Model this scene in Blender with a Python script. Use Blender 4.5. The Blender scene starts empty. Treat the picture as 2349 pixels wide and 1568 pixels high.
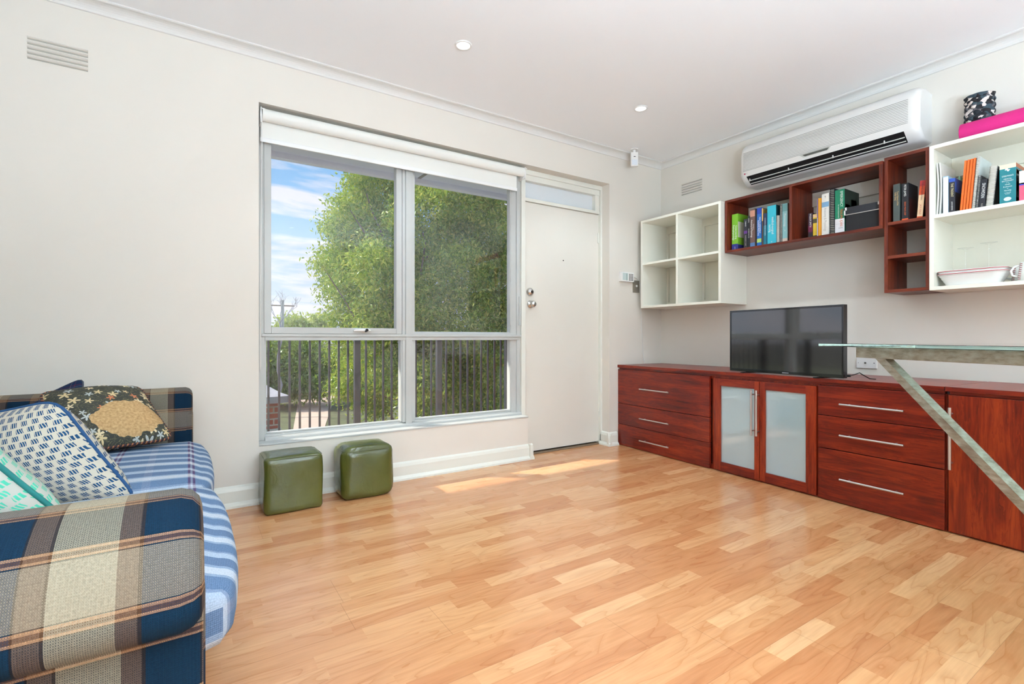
import bpy, bmesh, math, random
import numpy as np
from mathutils import Vector, Matrix
random.seed(7)
PI = math.pi
S = bpy.context.scene
COL = S.collection

# ------------------------------------------------------------------ camera
FPX, CX, HY = 1137.0, 1174.5, 775.0
ANG = math.radians(56.79973)
FW = Vector((math.cos(ANG), math.sin(ANG), 0)); RT = Vector((math.sin(ANG), -math.cos(ANG), 0))
CAM = Vector((-3.755, -3.159, 0.94))
cd = bpy.data.cameras.new('camera'); cam = bpy.data.objects.new('camera', cd); COL.objects.link(cam)
cd.sensor_width = 36.0; cd.lens = FPX / 2349 * 36.0; cd.shift_y = -(784 - HY) / 2349
cd.clip_start = 0.02; cd.clip_end = 300
cam.location = CAM; cam.rotation_euler = (PI / 2, 0, ANG - PI / 2)
S.camera = cam
S.view_settings.view_transform = 'Standard'; S.view_settings.look = 'None'
S.view_settings.gamma = 1.0; S.view_settings.use_curve_mapping = False
S.view_settings.exposure = 0.4

# ------------------------------------------------------------------ node helper
class NT:
    def __init__(s, nt): s.nt = nt; s.n = nt.nodes; s.l = nt.links
    def node(s, t, **kw):
        n = s.n.new(t)
        for k, v in kw.items(): setattr(n, k, v)
        return n
    def put(s, sock, v):
        if v is None: return
        if isinstance(v, bpy.types.NodeSocket): s.l.new(v, sock)
        else:
            if isinstance(v, (tuple, list)) and len(v) == 3 and sock.type == 'RGBA': v = (*v, 1)
            sock.default_value = v
    def m(s, op, a, b=None, c=None):
        n = s.node('ShaderNodeMath', operation=op)
        s.put(n.inputs[0], a); s.put(n.inputs[1], b); s.put(n.inputs[2], c)
        return n.outputs[0]
    def vm(s, op, a, b=None):
        n = s.node('ShaderNodeVectorMath', operation=op)
        s.put(n.inputs[0], a); s.put(n.inputs[1], b)
        return n.outputs[0]
    def sep(s, v):
        n = s.node('ShaderNodeSeparateXYZ'); s.put(n.inputs[0], v); return n.outputs
    def comb(s, x=0.0, y=0.0, z=0.0):
        n = s.node('ShaderNodeCombineXYZ')
        for i, v in enumerate((x, y, z)): s.put(n.inputs[i], v)
        return n.outputs[0]
    def noise(s, v, scale, detail=2.0, rough=.5, dist=0.0):
        n = s.node('ShaderNodeTexNoise')
        s.put(n.inputs['Vector'], v); n.inputs['Scale'].default_value = scale
        n.inputs['Detail'].default_value = detail; n.inputs['Roughness'].default_value = rough
        n.inputs['Distortion'].default_value = dist
        return n.outputs[0]
    def white(s, v):
        n = s.node('ShaderNodeTexWhiteNoise', noise_dimensions='3D'); s.put(n.inputs['Vector'], v); return n.outputs
    def ramp(s, f, stops, interp='LINEAR'):
        n = s.node('ShaderNodeValToRGB'); cr = n.color_ramp; cr.interpolation = interp
        while len(cr.elements) < len(stops): cr.elements.new(0.5)
        for e, (p, c) in zip(cr.elements, stops):
            e.position = p; e.color = (*c, 1) if len(c) == 3 else c
        s.put(n.inputs[0], f); return n.outputs[0]
    def mix(s, f, a, b, blend='MIX'):
        n = s.node('ShaderNodeMix', data_type='RGBA', blend_type=blend)
        s.put(n.inputs[0], f); s.put(n.inputs[6], a); s.put(n.inputs[7], b); return n.outputs[2]
    def coord(s, w='Object'): return s.node('ShaderNodeTexCoord').outputs[w]
    def bump(s, h, strength=.3, dist=.01):
        n = s.node('ShaderNodeBump'); n.inputs['Strength'].default_value = strength
        n.inputs['Distance'].default_value = dist; s.put(n.inputs['Height'], h); return n.outputs[0]

def lin(c):
    """sRGB 0..255 -> linear"""
    r = []
    for v in c:
        v /= 255.0
        r.append(v / 12.92 if v <= .04045 else ((v + .055) / 1.055) ** 2.4)
    return tuple(r)

# ------------------------------------------------------------------ world: blue sky with clouds
w = bpy.data.worlds.new('sky'); S.world = w; w.use_nodes = True
t = NT(w.node_tree); t.n.clear()
d = t.coord('Generated'); x, y, z = t.sep(d)
zz = t.m('MAXIMUM', z, 0.0)
sky = t.ramp(t.m('MULTIPLY', zz, 1.0), [(0, lin((226, 236, 246))), (.12, lin((205, 226, 246))), (.26, lin((150, 203, 246))), (.55, lin((96, 160, 232))), (1, lin((70, 130, 215)))])
dv = t.m('ADD', zz, .16)
cv = t.comb(t.m('MULTIPLY', t.m('DIVIDE', x, dv), .55), t.m('DIVIDE', y, dv), t.m('MULTIPLY', zz, 3.5))
cl = t.noise(t.vm('ADD', cv, (5.1, 2.4, .9)), 2.1, 7.0, .55, .2)
cm = t.ramp(cl, [(.45, (0, 0, 0)), (.55, (1, 1, 1))])
sk = t.mix(t.m('MULTIPLY', cm, .92), sky, lin((246, 246, 252)))
sk = t.mix(1.0, sk, (.76, .76, .79), 'MULTIPLY')
grd = t.mix(t.m('LESS_THAN', z, -0.01), sk, lin((130, 130, 124)))
bg = t.node('ShaderNodeBackground'); t.put(bg.inputs[0], grd); bg.inputs[1].default_value = 1.0
t.l.new(bg.outputs[0], t.node('ShaderNodeOutputWorld').inputs[0])

# ------------------------------------------------------------------ sun
sd = bpy.data.lights.new('sun', 'SUN'); sun = bpy.data.objects.new('sun', sd); COL.objects.link(sun)
SUNV = Vector((-.60, .48, .615)).normalized()
sun.rotation_euler = SUNV.to_track_quat('Z', 'Y').to_euler()
sd.energy = 5.6; sd.angle = math.radians(.8); sd.color = (1, .95, .86)

# ------------------------------------------------------------------ materials
MATS = {}
def newmat(name):
    m = bpy.data.materials.new(name); m.use_nodes = True
    t = NT(m.node_tree); b = t.n['Principled BSDF']; MATS[name] = m
    return m, t, b
def simple(name, rgb, rough=.5, metal=0.0, spec=.5, noise=0.0, nscale=8, bump=0.0, bscale=60, emit=None, es=0, coat=0, srgb=True):
    m, t, b = newmat(name); c = lin(rgb) if srgb else rgb
    co = t.coord()
    if noise:
        n = t.noise(co, nscale, 3)
        lo = tuple(v * (1 - noise) for v in c); hi = tuple(min(1, v * (1 + noise)) for v in c)
        t.put(b.inputs['Base Color'], t.ramp(n, [(.3, lo), (.7, hi)]))
    else: b.inputs['Base Color'].default_value = (*c, 1)
    b.inputs['Roughness'].default_value = rough; b.inputs['Metallic'].default_value = metal
    b.inputs['Specular IOR Level'].default_value = spec
    if coat: b.inputs['Coat Weight'].default_value = coat; b.inputs['Coat Roughness'].default_value = .08
    if bump: t.put(b.inputs['Normal'], t.bump(t.noise(co, bscale, 3), bump, .002))
    if emit: b.inputs['Emission Color'].default_value = (*lin(emit), 1); b.inputs['Emission Strength'].default_value = es
    return m

paint = simple('wall_paint', (226, 219, 208), .7, spec=.25, noise=.012, nscale=1.5, bump=.04, bscale=240)
ceilp = simple('ceiling_paint', (248, 248, 248), .85, spec=.15, bump=.02, bscale=200)
corn = simple('cornice_paint', (224, 221, 216), .6, spec=.3, noise=.01)
trimp = simple('trim_paint', (232, 231, 220), .35, spec=.4, noise=.015, nscale=5)
winp = simple('window_paint', (190, 191, 187), .35, spec=.4, noise=.03, nscale=6)
doorp = simple('door_paint', (226, 221, 210), .42, spec=.4, noise=.015, nscale=2, bump=.03, bscale=90)
whitel = simple('white_laminate', (240, 237, 223), .4, spec=.4, noise=.008)
backp = simple('back_board', (226, 221, 204), .5, spec=.3, noise=.012)
plastic = simple('white_plastic', (236, 234, 230), .32, spec=.5)
plasg = simple('grey_plastic', (168, 162, 150), .4)
chrome = simple('brushed_steel', (205, 203, 200), .22, 1.0)
satin = simple('satin_handle', (205, 203, 203), .35, 1.0)
black = simple('black_plastic', (16, 17, 20), .22, spec=.6)
blackm = simple('black_matte', (22, 23, 26), .7, noise=.15)
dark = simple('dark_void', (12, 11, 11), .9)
blindf = simple('blind_fabric', (236, 235, 228), .8, spec=.2, bump=.06, bscale=500)
blindr = simple('blind_rail', (240, 240, 238), .3)

def m_glass(name, tint=(1, 1, 1), refl=1.0, dirt=.05):
    m, t, b = newmat(name); t.n.remove(b); out = t.n['Material Output']
    tr = t.node('ShaderNodeBsdfTransparent'); tr.inputs[0].default_value = (*tint, 1)
    gl = t.node('ShaderNodeBsdfGlossy'); gl.inputs['Roughness'].default_value = .02
    lw = t.node('ShaderNodeLayerWeight'); lw.inputs[0].default_value = .5
    fz = t.m('ADD', .04, t.m('MULTIPLY', t.m('POWER', lw.outputs['Facing'], 5.0), .96))
    df = t.node('ShaderNodeBsdfDiffuse'); df.inputs[0].default_value = (.8, .82, .85, 1)
    mx = t.node('ShaderNodeMixShader'); t.put(mx.inputs[0], t.m('MULTIPLY', fz, refl))
    t.l.new(tr.outputs[0], mx.inputs[1]); t.l.new(gl.outputs[0], mx.inputs[2])
    m2 = t.node('ShaderNodeMixShader')
    n = t.noise(t.coord(), 5, 6, .7)
    t.put(m2.inputs[0], t.m('MULTIPLY', t.ramp(n, [(.35, (.3, .3, .3)), (.8, (1, 1, 1))]), dirt))
    t.l.new(mx.outputs[0], m2.inputs[1]); t.l.new(df.outputs[0], m2.inputs[2])
    t.l.new(m2.outputs[0], out.inputs[0]); return m
glassw = m_glass('window_glass', refl=.9, dirt=.03)
clearg = m_glass('drinking_glass', refl=1.1, dirt=.02)

def m_frost():
    m, t, b = newmat('frosted_cabinet_glass')
    b.inputs['Base Color'].default_value = (*lin((168, 188, 192)), 1)
    b.inputs['Roughness'].default_value = .05; b.inputs['Specular IOR Level'].default_value = .9; b.inputs['IOR'].default_value = 1.75
    return m
frost = m_frost()
def m_obscure():
    m, t, b = newmat('obscure_glass'); t.n.remove(b); out = t.n['Material Output']
    tl = t.node('ShaderNodeBsdfTranslucent'); tl.inputs[0].default_value = (.93, .96, .98, 1)
    df = t.node('ShaderNodeBsdfDiffuse'); df.inputs[0].default_value = (.93, .96, .98, 1)
    gl = t.node('ShaderNodeBsdfGlossy'); gl.inputs[1].default_value = .15
    a = t.node('ShaderNodeMixShader'); a.inputs[0].default_value = .72
    t.l.new(tl.outputs[0], a.inputs[1]); t.l.new(df.outputs[0], a.inputs[2])
    c = t.node('ShaderNodeMixShader'); c.inputs[0].default_value = .05
    t.l.new(a.outputs[0], c.inputs[1]); t.l.new(gl.outputs[0], c.inputs[2]); t.l.new(c.outputs[0], out.inputs[0]); return m
obscure = m_obscure()

def m_tableglass():
    m, t, b = newmat('table_glass')
    b.inputs['Base Color'].default_value = (.58, .89, .87, 1); b.inputs['Roughness'].default_value = .02
    b.inputs['Transmission Weight'].default_value = 1.0; b.inputs['IOR'].default_value = 1.5
    return m
tglass = m_tableglass()

def m_floor():
    m, t, b = newmat('beech_laminate'); p = t.coord(); x, y, z = t.sep(p)
    SW = .0645
    ry = t.m('FLOOR', t.m('DIVIDE', y, SW)); plank = t.m('FLOOR', t.m('DIVIDE', ry, 3.0))
    rr = t.white(t.comb(ry, 3.7, 0))[0]; pr = t.white(t.comb(plank, 9.1, 2))[0]
    L = .40
    xs = t.m('ADD', t.m('DIVIDE', x, L), t.m('MULTIPLY', rr, 7.31))
    # vary block length a little by warping the coordinate
    xw = t.m('ADD', xs, t.m('MULTIPLY', t.m('SINE', t.m('MULTIPLY', xs, 2.1)), .22))
    cell = t.m('FLOOR', xw)
    cid = t.comb(cell, ry, 1.3); wn = t.white(cid)
    tone = wn[0]
    base = t.ramp(tone, [(0, lin((190, 126, 82))), (.25, lin((200, 139, 93))), (.6, lin((209, 152, 105))), (.88, lin((215, 161, 114))), (1, lin((221, 170, 124)))])
    off = t.vm('MULTIPLY', wn[1], (40.0, 40.0, 40.0))
    g = t.vm('ADD', t.comb(t.m('MULTIPLY', x, 1.0), t.m('MULTIPLY', y, 5.0), 0.0), off)
    big = t.noise(g, 1.7, 2, .5, .5)
    ring = t.m('FRACT', t.m('MULTIPLY', big, 9.0))
    ring = t.ramp(ring, [(0, (.86, .76, .66)), (.12, (.95, .91, .87)), (.6, (1.04, 1.04, 1.03)), (1, (.97, .95, .93))])
    fine = t.noise(t.vm('ADD', t.comb(t.m('MULTIPLY', x, 6.0), t.m('MULTIPLY', y, 90.0), 0), off), 1.5, 3)
    fl = t.ramp(fine, [(.3, (.93, .92, .9)), (.7, (1.05, 1.05, 1.05))])
    c = t.mix(1.0, base, ring, 'MULTIPLY'); c = t.mix(1.0, c, fl, 'MULTIPLY')
    # plank seams (every third strip) and plank ends
    fy = t.m('MULTIPLY', t.m('FRACT', t.m('DIVIDE', y, SW * 3)), SW * 3)
    seam = t.m('LESS_THAN', fy, .0012)
    fx = t.m('MULTIPLY', t.m('FRACT', t.m('ADD', t.m('DIVIDE', x, 1.29), pr)), 1.29)
    end = t.m('LESS_THAN', fx, .0016)
    c = t.mix(t.m('MULTIPLY', t.m('MAXIMUM', seam, end), .45), c, lin((120, 76, 50)))
    t.put(b.inputs['Base Color'], c)
    b.inputs['Roughness'].default_value = .23
    b.inputs['Specular IOR Level'].default_value = .8
    t.put(b.inputs['Normal'], t.bump(t.m('SUBTRACT', 1.0, t.m('MAXIMUM', seam, end)), .25, .0006))
    return m
floorm = m_floor()

def m_wood(name, axis, tones=((58, 12, 8), (112, 28, 14), (150, 50, 22)), rough=.3, knots=True):
    m, t, b = newmat(name); p = t.coord()
    rnd = t.node('ShaderNodeObjectInfo').outputs['Random']
    rv = t.comb(t.m('MULTIPLY', rnd, 17.0), t.m('MULTIPLY', rnd, 31.0), t.m('MULTIPLY', rnd, 23.0))
    sc = [9.0, 9.0, 9.0]; sc[axis] = 1.0
    q = t.vm('ADD', t.vm('MULTIPLY', p, tuple(sc)), rv)
    a = t.noise(q, 1.9, 5, .6, .35)
    sc2 = [120.0, 120.0, 120.0]; sc2[axis] = 3.0
    f = t.noise(t.vm('ADD', t.vm('MULTIPLY', p, tuple(sc2)), rv), 1.0, 3)
    ring = t.m('FRACT', t.m('MULTIPLY', a, 7.0))
    v = t.m('ADD', t.m('MULTIPLY', a, .66), t.m('ADD', t.m('MULTIPLY', ring, .13), t.m('MULTIPLY', f, .25)))
    c = t.ramp(v, [(.30, lin(tones[0])), (.50, lin(tones[1])), (.72, lin(tones[2]))])
    if knots:
        sk = [4.2, 4.2, 4.2]; sk[axis] = 2.0
        vo = t.node('ShaderNodeTexVoronoi'); t.put(vo.inputs['Vector'], t.vm('ADD', t.vm('MULTIPLY', p, tuple(sk)), rv)); vo.inputs['Scale'].default_value = 1.0
        k = t.ramp(vo.outputs['Distance'], [(.03, (1, 1, 1)), (.13, (0, 0, 0))])
        c = t.mix(t.m('MULTIPLY', k, .7), c, lin((48, 12, 8)))
    t.put(b.inputs['Base Color'], c); b.inputs['Roughness'].default_value = rough
    b.inputs['Specular IOR Level'].default_value = .45
    t.put(b.inputs['Normal'], t.bump(f, .06, .002)); return m
woodX = m_wood('red_stained_pine_lengthwise', 0)
woodZ = m_wood('red_stained_pine_upright', 2, ((76, 16, 8), (128, 36, 14), (166, 62, 24)))
woodD = m_wood('red_stained_pine_crosswise', 1, knots=False)
shelfY = m_wood('red_mahogany_lengthwise', 1, ((50, 14, 8), (98, 34, 17), (130, 56, 28)), .4, False)
shelfZ = m_wood('red_mahogany_upright', 2, ((50, 14, 8), (98, 34, 17), (130, 56, 28)), .4, False)
def m_steel():
    m, t, b = newmat('worn_steel'); p = t.coord()
    n = t.noise(t.vm('MULTIPLY', p, (1, 1, 3)), 22, 6, .65); n2 = t.noise(p, 5, 3)
    c = t.ramp(n, [(.3, lin((120, 110, 92))), (.5, lin((158, 150, 132))), (.7, lin((176, 172, 158)))])
    c = t.mix(t.ramp(n2, [(.62, (0, 0, 0)), (.72, (.8, .8, .8))]), c, lin((112, 88, 66)))
    t.put(b.inputs['Base Color'], c); b.inputs['Metallic'].default_value = .55; b.inputs['Roughness'].default_value = .45
    return m
steel = m_steel()
def m_leather():
    m, t, b = newmat('green_leather'); p = t.coord()
    n = t.noise(p, 3, 4); c = t.ramp(n, [(.3, lin((66, 72, 28))), (.7, lin((88, 92, 40)))])
    t.put(b.inputs['Base Color'], c); b.inputs['Roughness'].default_value = .26; b.inputs['Specular IOR Level'].default_value = .7
    h = t.m('ADD', t.m('MULTIPLY', t.noise(t.vm('MULTIPLY', p, (1, 1, 1)), 9, 3, .5, 1.2), .8), t.m('MULTIPLY', t.noise(p, 260, 2), .04))
    t.put(b.inputs['Normal'], t.bump(h, .45, .012)); return m
leather = m_leather()

def stripes(t, u, period, stops):
    """constant colour bands along u; stops = [(pos 0..1, rgb)]"""
    f = t.m('FRACT', t.m('DIVIDE', u, period))
    return t.ramp(f, [(p, lin(c)) for p, c in stops], 'CONSTANT')
def m_plaid(name, warp, weft, pw, pf, lo=.30, amp=.40):
    m, t, b = newmat(name); uv = t.coord('UV'); u, v, _ = t.sep(uv)
    W = stripes(t, u, pw, warp); F = stripes(t, v, pf, weft)
    ra = t.m('GREATER_THAN', t.m('FRACT', t.m('MULTIPLY', u, 400.0)), .5)
    rb2 = t.m('GREATER_THAN', t.m('FRACT', t.m('ADD', t.m('MULTIPLY', v, 300.0), t.m('MULTIPLY', ra, .5))), .42)
    tw = t.m('ADD', lo, t.m('MULTIPLY', t.m('MULTIPLY', rb2, t.m('ADD', .35, t.m('MULTIPLY', ra, .65))), amp))
    c = t.mix(tw, W, F)
    c = t.mix(1.0, c, t.ramp(t.noise(t.vm('MULTIPLY', uv, (300.0, 300.0, 1.0)), 1.0, 2), [(.3, (.82, .82, .82)), (.7, (1.12, 1.12, 1.12))]), 'MULTIPLY')
    t.put(b.inputs['Base Color'], c); b.inputs['Roughness'].default_value = .9; b.inputs['Specular IOR Level'].default_value = .15
    rb = t.m('SINE', t.m('MULTIPLY', u, 1500.0)); t.put(b.inputs['Normal'], t.bump(t.m('ADD', rb, tw), .2, .001))
    return m
NAVY, CREAM, TAN, BRN, CHAR = (18, 50, 84), (214, 206, 190), (172, 150, 130), (112, 76, 46), (46, 44, 46)
plaid = m_plaid('plaid_upholstery',
    [(0, (6, 42, 64)), (.34, (52, 40, 32)), (.365, (102, 84, 70)), (.485, (152, 143, 122)), (.84, (66, 52, 40)), (.86, (102, 84, 70)), (.985, (36, 30, 30))],
    [(0, (132, 119, 100)), (.40, (16, 14, 14)), (.41, (160, 120, 86)), (.43, (84, 54, 32)), (.465, (160, 120, 86)), (.485, (12, 14, 20)), (.50, (10, 26, 40)), (.90, (16, 14, 14)), (.91, (160, 120, 86)), (.93, (84, 54, 32)), (.965, (160, 120, 86)), (.985, (16, 14, 14))],
    .194, .185, .36, .42)
plaids = m_plaid('striped_seat_fabric',
    [(0, (22, 74, 114)), (.26, (120, 138, 160)), (.32, (186, 190, 194)), (.5, (118, 138, 162)), (.56, (20, 68, 108)), (.80, (160, 172, 186)), (.95, (100, 118, 144))],
    [(0, (170, 184, 204)), (.44, (150, 60, 66)), (.47, (222, 216, 216)), (.5, (150, 60, 66)), (.53, (170, 184, 204)), (.9, (196, 200, 214))],
    .200, .24, .16, .26)

def m_strokes(name, base, ink, sc=19.0):
    m, t, b = newmat(name); uv = t.coord('UV'); 
    dn = t.noise(t.vm('MULTIPLY', uv, (9.0, 9.0, 1.0)), 1.0, 2)
    v, u, _ = t.sep(uv)
    u = t.m('ADD', u, t.m('MULTIPLY', dn, .03)); 
    gv = t.m('MULTIPLY', v, sc); row = t.m('FLOOR', gv)
    gu = t.m('ADD', t.m('MULTIPLY', u, sc * .85), t.m('MULTIPLY', t.m('MODULO', row, 2.0), .5))
    fu, fv = t.m('FRACT', gu), t.m('FRACT', gv)
    a = t.m('MULTIPLY', t.m('LESS_THAN', t.m('ABSOLUTE', t.m('SUBTRACT', fu, .5)), .30), t.m('LESS_THAN', t.m('ABSOLUTE', t.m('SUBTRACT', fv, .5)), .36))
    s3 = t.m('LESS_THAN', t.m('FRACT', t.m('MULTIPLY', t.m('SUBTRACT', t.m('ADD', fu, t.m('MULTIPLY', fv, .1)), .2), 5.0)), .66)
    msk = t.m('MULTIPLY', a, s3)
    c = t.mix(msk, lin(base), t.mix(dn, lin(ink), lin(tuple(min(255, i * 1.35) for i in ink))))
    t.put(b.inputs['Base Color'], c); b.inputs['Roughness'].default_value = .9; b.inputs['Specular IOR Level'].default_value = .15
    t.put(b.inputs['Normal'], t.bump(t.noise(t.vm('MULTIPLY', uv, (160.0, 160.0, 1.0)), 1.0, 2), .25, .001)); return m
bluepat = m_strokes('blue_stroke_cotton', (192, 184, 166), (24, 58, 88))
greenpat = m_strokes('green_stroke_cotton', (178, 176, 164), (64, 150, 124))
bluecord = simple('blue_cord', (24, 70, 112), .8); greencord = simple('green_cord', (22, 110, 104), .8)

def m_floral():
    m, t, b = newmat('dark_floral_tapestry'); uv = t.coord('UV')
    vo = t.node('ShaderNodeTexVoronoi', voronoi_dimensions='2D'); t.put(vo.inputs['Vector'], t.vm('MULTIPLY', uv, (7.5, 7.5, 1.0))); vo.inputs['Scale'].default_value = 1.0
    dist = vo.outputs['Distance']; colr = vo.outputs['Color']; pos = vo.outputs['Position']
    dvec = t.vm('SUBTRACT', t.vm('MULTIPLY', uv, (7.5, 7.5, 1.0)), pos); dx, dy, _ = t.sep(dvec)
    ang = t.m('ARCTAN2', dy, dx); rnd = t.sep(colr)[0]; r2 = t.sep(colr)[1]
    pet = t.m('MULTIPLY', t.m('ADD', .62, t.m('MULTIPLY', t.m('COSINE', t.m('MULTIPLY', t.m('ADD', ang, rnd), 5.0)), .38)), t.m('ADD', .26, t.m('MULTIPLY', r2, .26)))
    fl = t.m('LESS_THAN', dist, pet)
    pc = t.ramp(rnd, [(0, lin((206, 184, 140))), (.4, lin((176, 180, 176))), (.65, lin((196, 120, 84))), (.8, lin((214, 196, 158)))], 'CONSTANT')
    n = t.noise(t.vm('MULTIPLY', uv, (7.0, 16.0, 1.0)), 1.0, 3, .5, 2.0)
    st = t.m('LESS_THAN', t.m('ABSOLUTE', t.m('SUBTRACT', n, .5)), .008)
    c = t.mix(st, lin((66, 66, 60)), lin((140, 134, 92))); c = t.mix(fl, c, pc)
    # a plain tan patch in the lower middle
    u, v, _ = t.sep(uv)
    du = t.m('DIVIDE', t.m('SUBTRACT', u, .60), .34); dv = t.m('DIVIDE', t.m('SUBTRACT', v, .27), .22)
    rr = t.m('ADD', t.m('ADD', t.m('MULTIPLY', du, du), t.m('MULTIPLY', dv, dv)), t.m('MULTIPLY', t.m('SUBTRACT', t.noise(t.vm('MULTIPLY', uv, (5.0, 5.0, 1.0)), 1.0, 2), .5), 1.6))
    tan = t.ramp(t.noise(t.vm('MULTIPLY', uv, (40.0, 40.0, 1.0)), 1.0, 4), [(.3, lin((160, 126, 84))), (.7, lin((198, 164, 118)))])
    c = t.mix(t.m('LESS_THAN', rr, 1.0), c, tan)
    t.put(b.inputs['Base Color'], c); b.inputs['Roughness'].default_value = .9; b.inputs['Specular IOR Level'].default_value = .15
    t.put(b.inputs['Normal'], t.bump(t.noise(t.vm('MULTIPLY', uv, (130.0, 130.0, 1.0)), 1.0, 2), .3, .001)); return m
floral = m_floral()
def m_rope():
    m, t, b = newmat('twisted_cord'); uv = t.coord('UV'); u, v, _ = t.sep(uv)
    f = t.m('FRACT', t.m('ADD', t.m('MULTIPLY', v, 60.0), u))
    t.put(b.inputs['Base Color'], t.ramp(f, [(0, lin((40, 26, 30))), (.34, lin((150, 100, 60))), (.62, lin((96, 36, 34))), (.8, lin((30, 26, 40)))], 'CONSTANT'))
    b.inputs['Roughness'].default_value = .8; return m
rope = m_rope()

def m_leaf(name, cols, trans=.35):
    m, t, b = newmat(name); t.n.remove(b); out = t.n['Material Output']
    g = t.node('ShaderNodeNewGeometry'); r = g.outputs['Random Per Island']
    n = len(cols); c = t.ramp(r, [(i / max(1, n - 1), lin(q)) for i, q in enumerate(cols)])
    df = t.node('ShaderNodeBsdfDiffuse'); tl = t.node('ShaderNodeBsdfTranslucent'); gl = t.node('ShaderNodeBsdfGlossy'); gl.inputs[1].default_value = .35
    t.put(df.inputs[0], c); t.put(tl.inputs[0], t.mix(.5, c, lin((190, 210, 60)))); gl.inputs[0].default_value = (.8, .85, .8, 1)
    a = t.node('ShaderNodeMixShader'); a.inputs[0].default_value = trans; t.l.new(df.outputs[0], a.inputs[1]); t.l.new(tl.outputs[0], a.inputs[2])
    e = t.node('ShaderNodeMixShader'); e.inputs[0].default_value = .03; t.l.new(a.outputs[0], e.inputs[1]); t.l.new(gl.outputs[0], e.inputs[2])
    t.l.new(e.outputs[0], out.inputs[0]); return m
leafA = m_leaf('tree_leaves', [(88, 128, 46), (120, 160, 54), (150, 180, 62), (178, 198, 74), (202, 200, 90), (110, 148, 58)], .30)
leafB = m_leaf('shrub_leaves', [(70, 104, 48), (104, 140, 64), (136, 166, 84)])
leafC = m_leaf('pale_leaves', [(150, 176, 96), (180, 192, 110), (196, 200, 130)])
bark = simple('bark', (132, 112, 92), .9, noise=.3, nscale=9, bump=.4, bscale=20)
railp = simple('railing_paint', (44, 44, 50), .4, noise=.1)
soffm = simple('soffit_board', (222, 236, 255), .7, noise=.02)
brickm_, bt, bb = newmat('red_brick')
bk = bt.node('ShaderNodeTexBrick'); bk.inputs['Color1'].default_value = (*lin((176, 78, 54)), 1); bk.inputs['Color2'].default_value = (*lin((150, 60, 44)), 1)
bk.inputs['Mortar'].default_value = (*lin((180, 170, 158)), 1); bk.inputs['Scale'].default_value = 1.0; bk.inputs['Brick Width'].default_value = .46; bk.inputs['Row Height'].default_value = .17; bk.inputs['Mortar Size'].default_value = .02
bx_, by_, bz_ = bt.sep(bt.coord()); bt.put(bk.inputs['Vector'], bt.comb(bt.m('ADD', bx_, by_), bz_, 0.0)); bt.put(bb.inputs['Base Color'], bk.outputs[0]); bb.inputs['Roughness'].default_value = .9
roofm = simple('grey_roofing', (176, 176, 178), .8, noise=.15, nscale=3)
lawnm = simple('lawn_grass', (84, 92, 56), .95, noise=.3, nscale=3, bump=.4, bscale=30)
drivem = simple('driveway_concrete', (196, 176, 156), .9, noise=.08, nscale=2)
concm = simple('balcony_concrete', (204, 204, 206), .85, noise=.1, nscale=4)

# ------------------------------------------------------------------ geometry helpers
def nbm(): return bmesh.new()
def box(bm, a, b, bev=0.0, M=None):
    c = [(x + y) / 2 for x, y in zip(a, b)]; s = [max(1e-5, abs(y - x)) for x, y in zip(a, b)]
    r = bmesh.ops.create_cube(bm, size=1.0); vs = r['verts']
    bmesh.ops.scale(bm, vec=s, verts=vs); bmesh.ops.translate(bm, vec=c, verts=vs)
    if bev:
        es = list({e for v in vs for e in v.link_edges})
        q = bmesh.ops.bevel(bm, geom=es, offset=min(bev, min(s) * .45), segments=2, affect='EDGES', profile=.6)
        vs = q['verts']
        vs = list({v for f in q['faces'] for v in f.verts} | {v for v in vs})
        if M is not None:  # include all verts of the island
            seen = set(vs); st = list(vs)
            while st:
                v = st.pop()
                for e in v.link_edges:
                    o = e.other_vert(v)
                    if o not in seen: seen.add(o); st.append(o)
            vs = list(seen)
    if M is not None: bmesh.ops.transform(bm, matrix=M, verts=vs)
    return bm
def cyl(bm, p, q, r, seg=16, r2=None, caps=True):
    p, q = Vector(p), Vector(q); d = q - p; L = d.length
    M = Matrix.Translation((p + q) / 2) @ d.to_track_quat('Z', 'Y').to_matrix().to_4x4()
    bmesh.ops.create_cone(bm, cap_ends=caps, segments=seg, radius1=r, radius2=r if r2 is None else r2, depth=L, matrix=M)
    return bm
def sph(bm, c, r, seg=16, s=(1, 1, 1)):
    bmesh.ops.create_uvsphere(bm, u_segments=seg, v_segments=seg // 2, radius=r, matrix=Matrix.Translation(c) @ Matrix.Diagonal((*s, 1)))
    return bm
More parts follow.
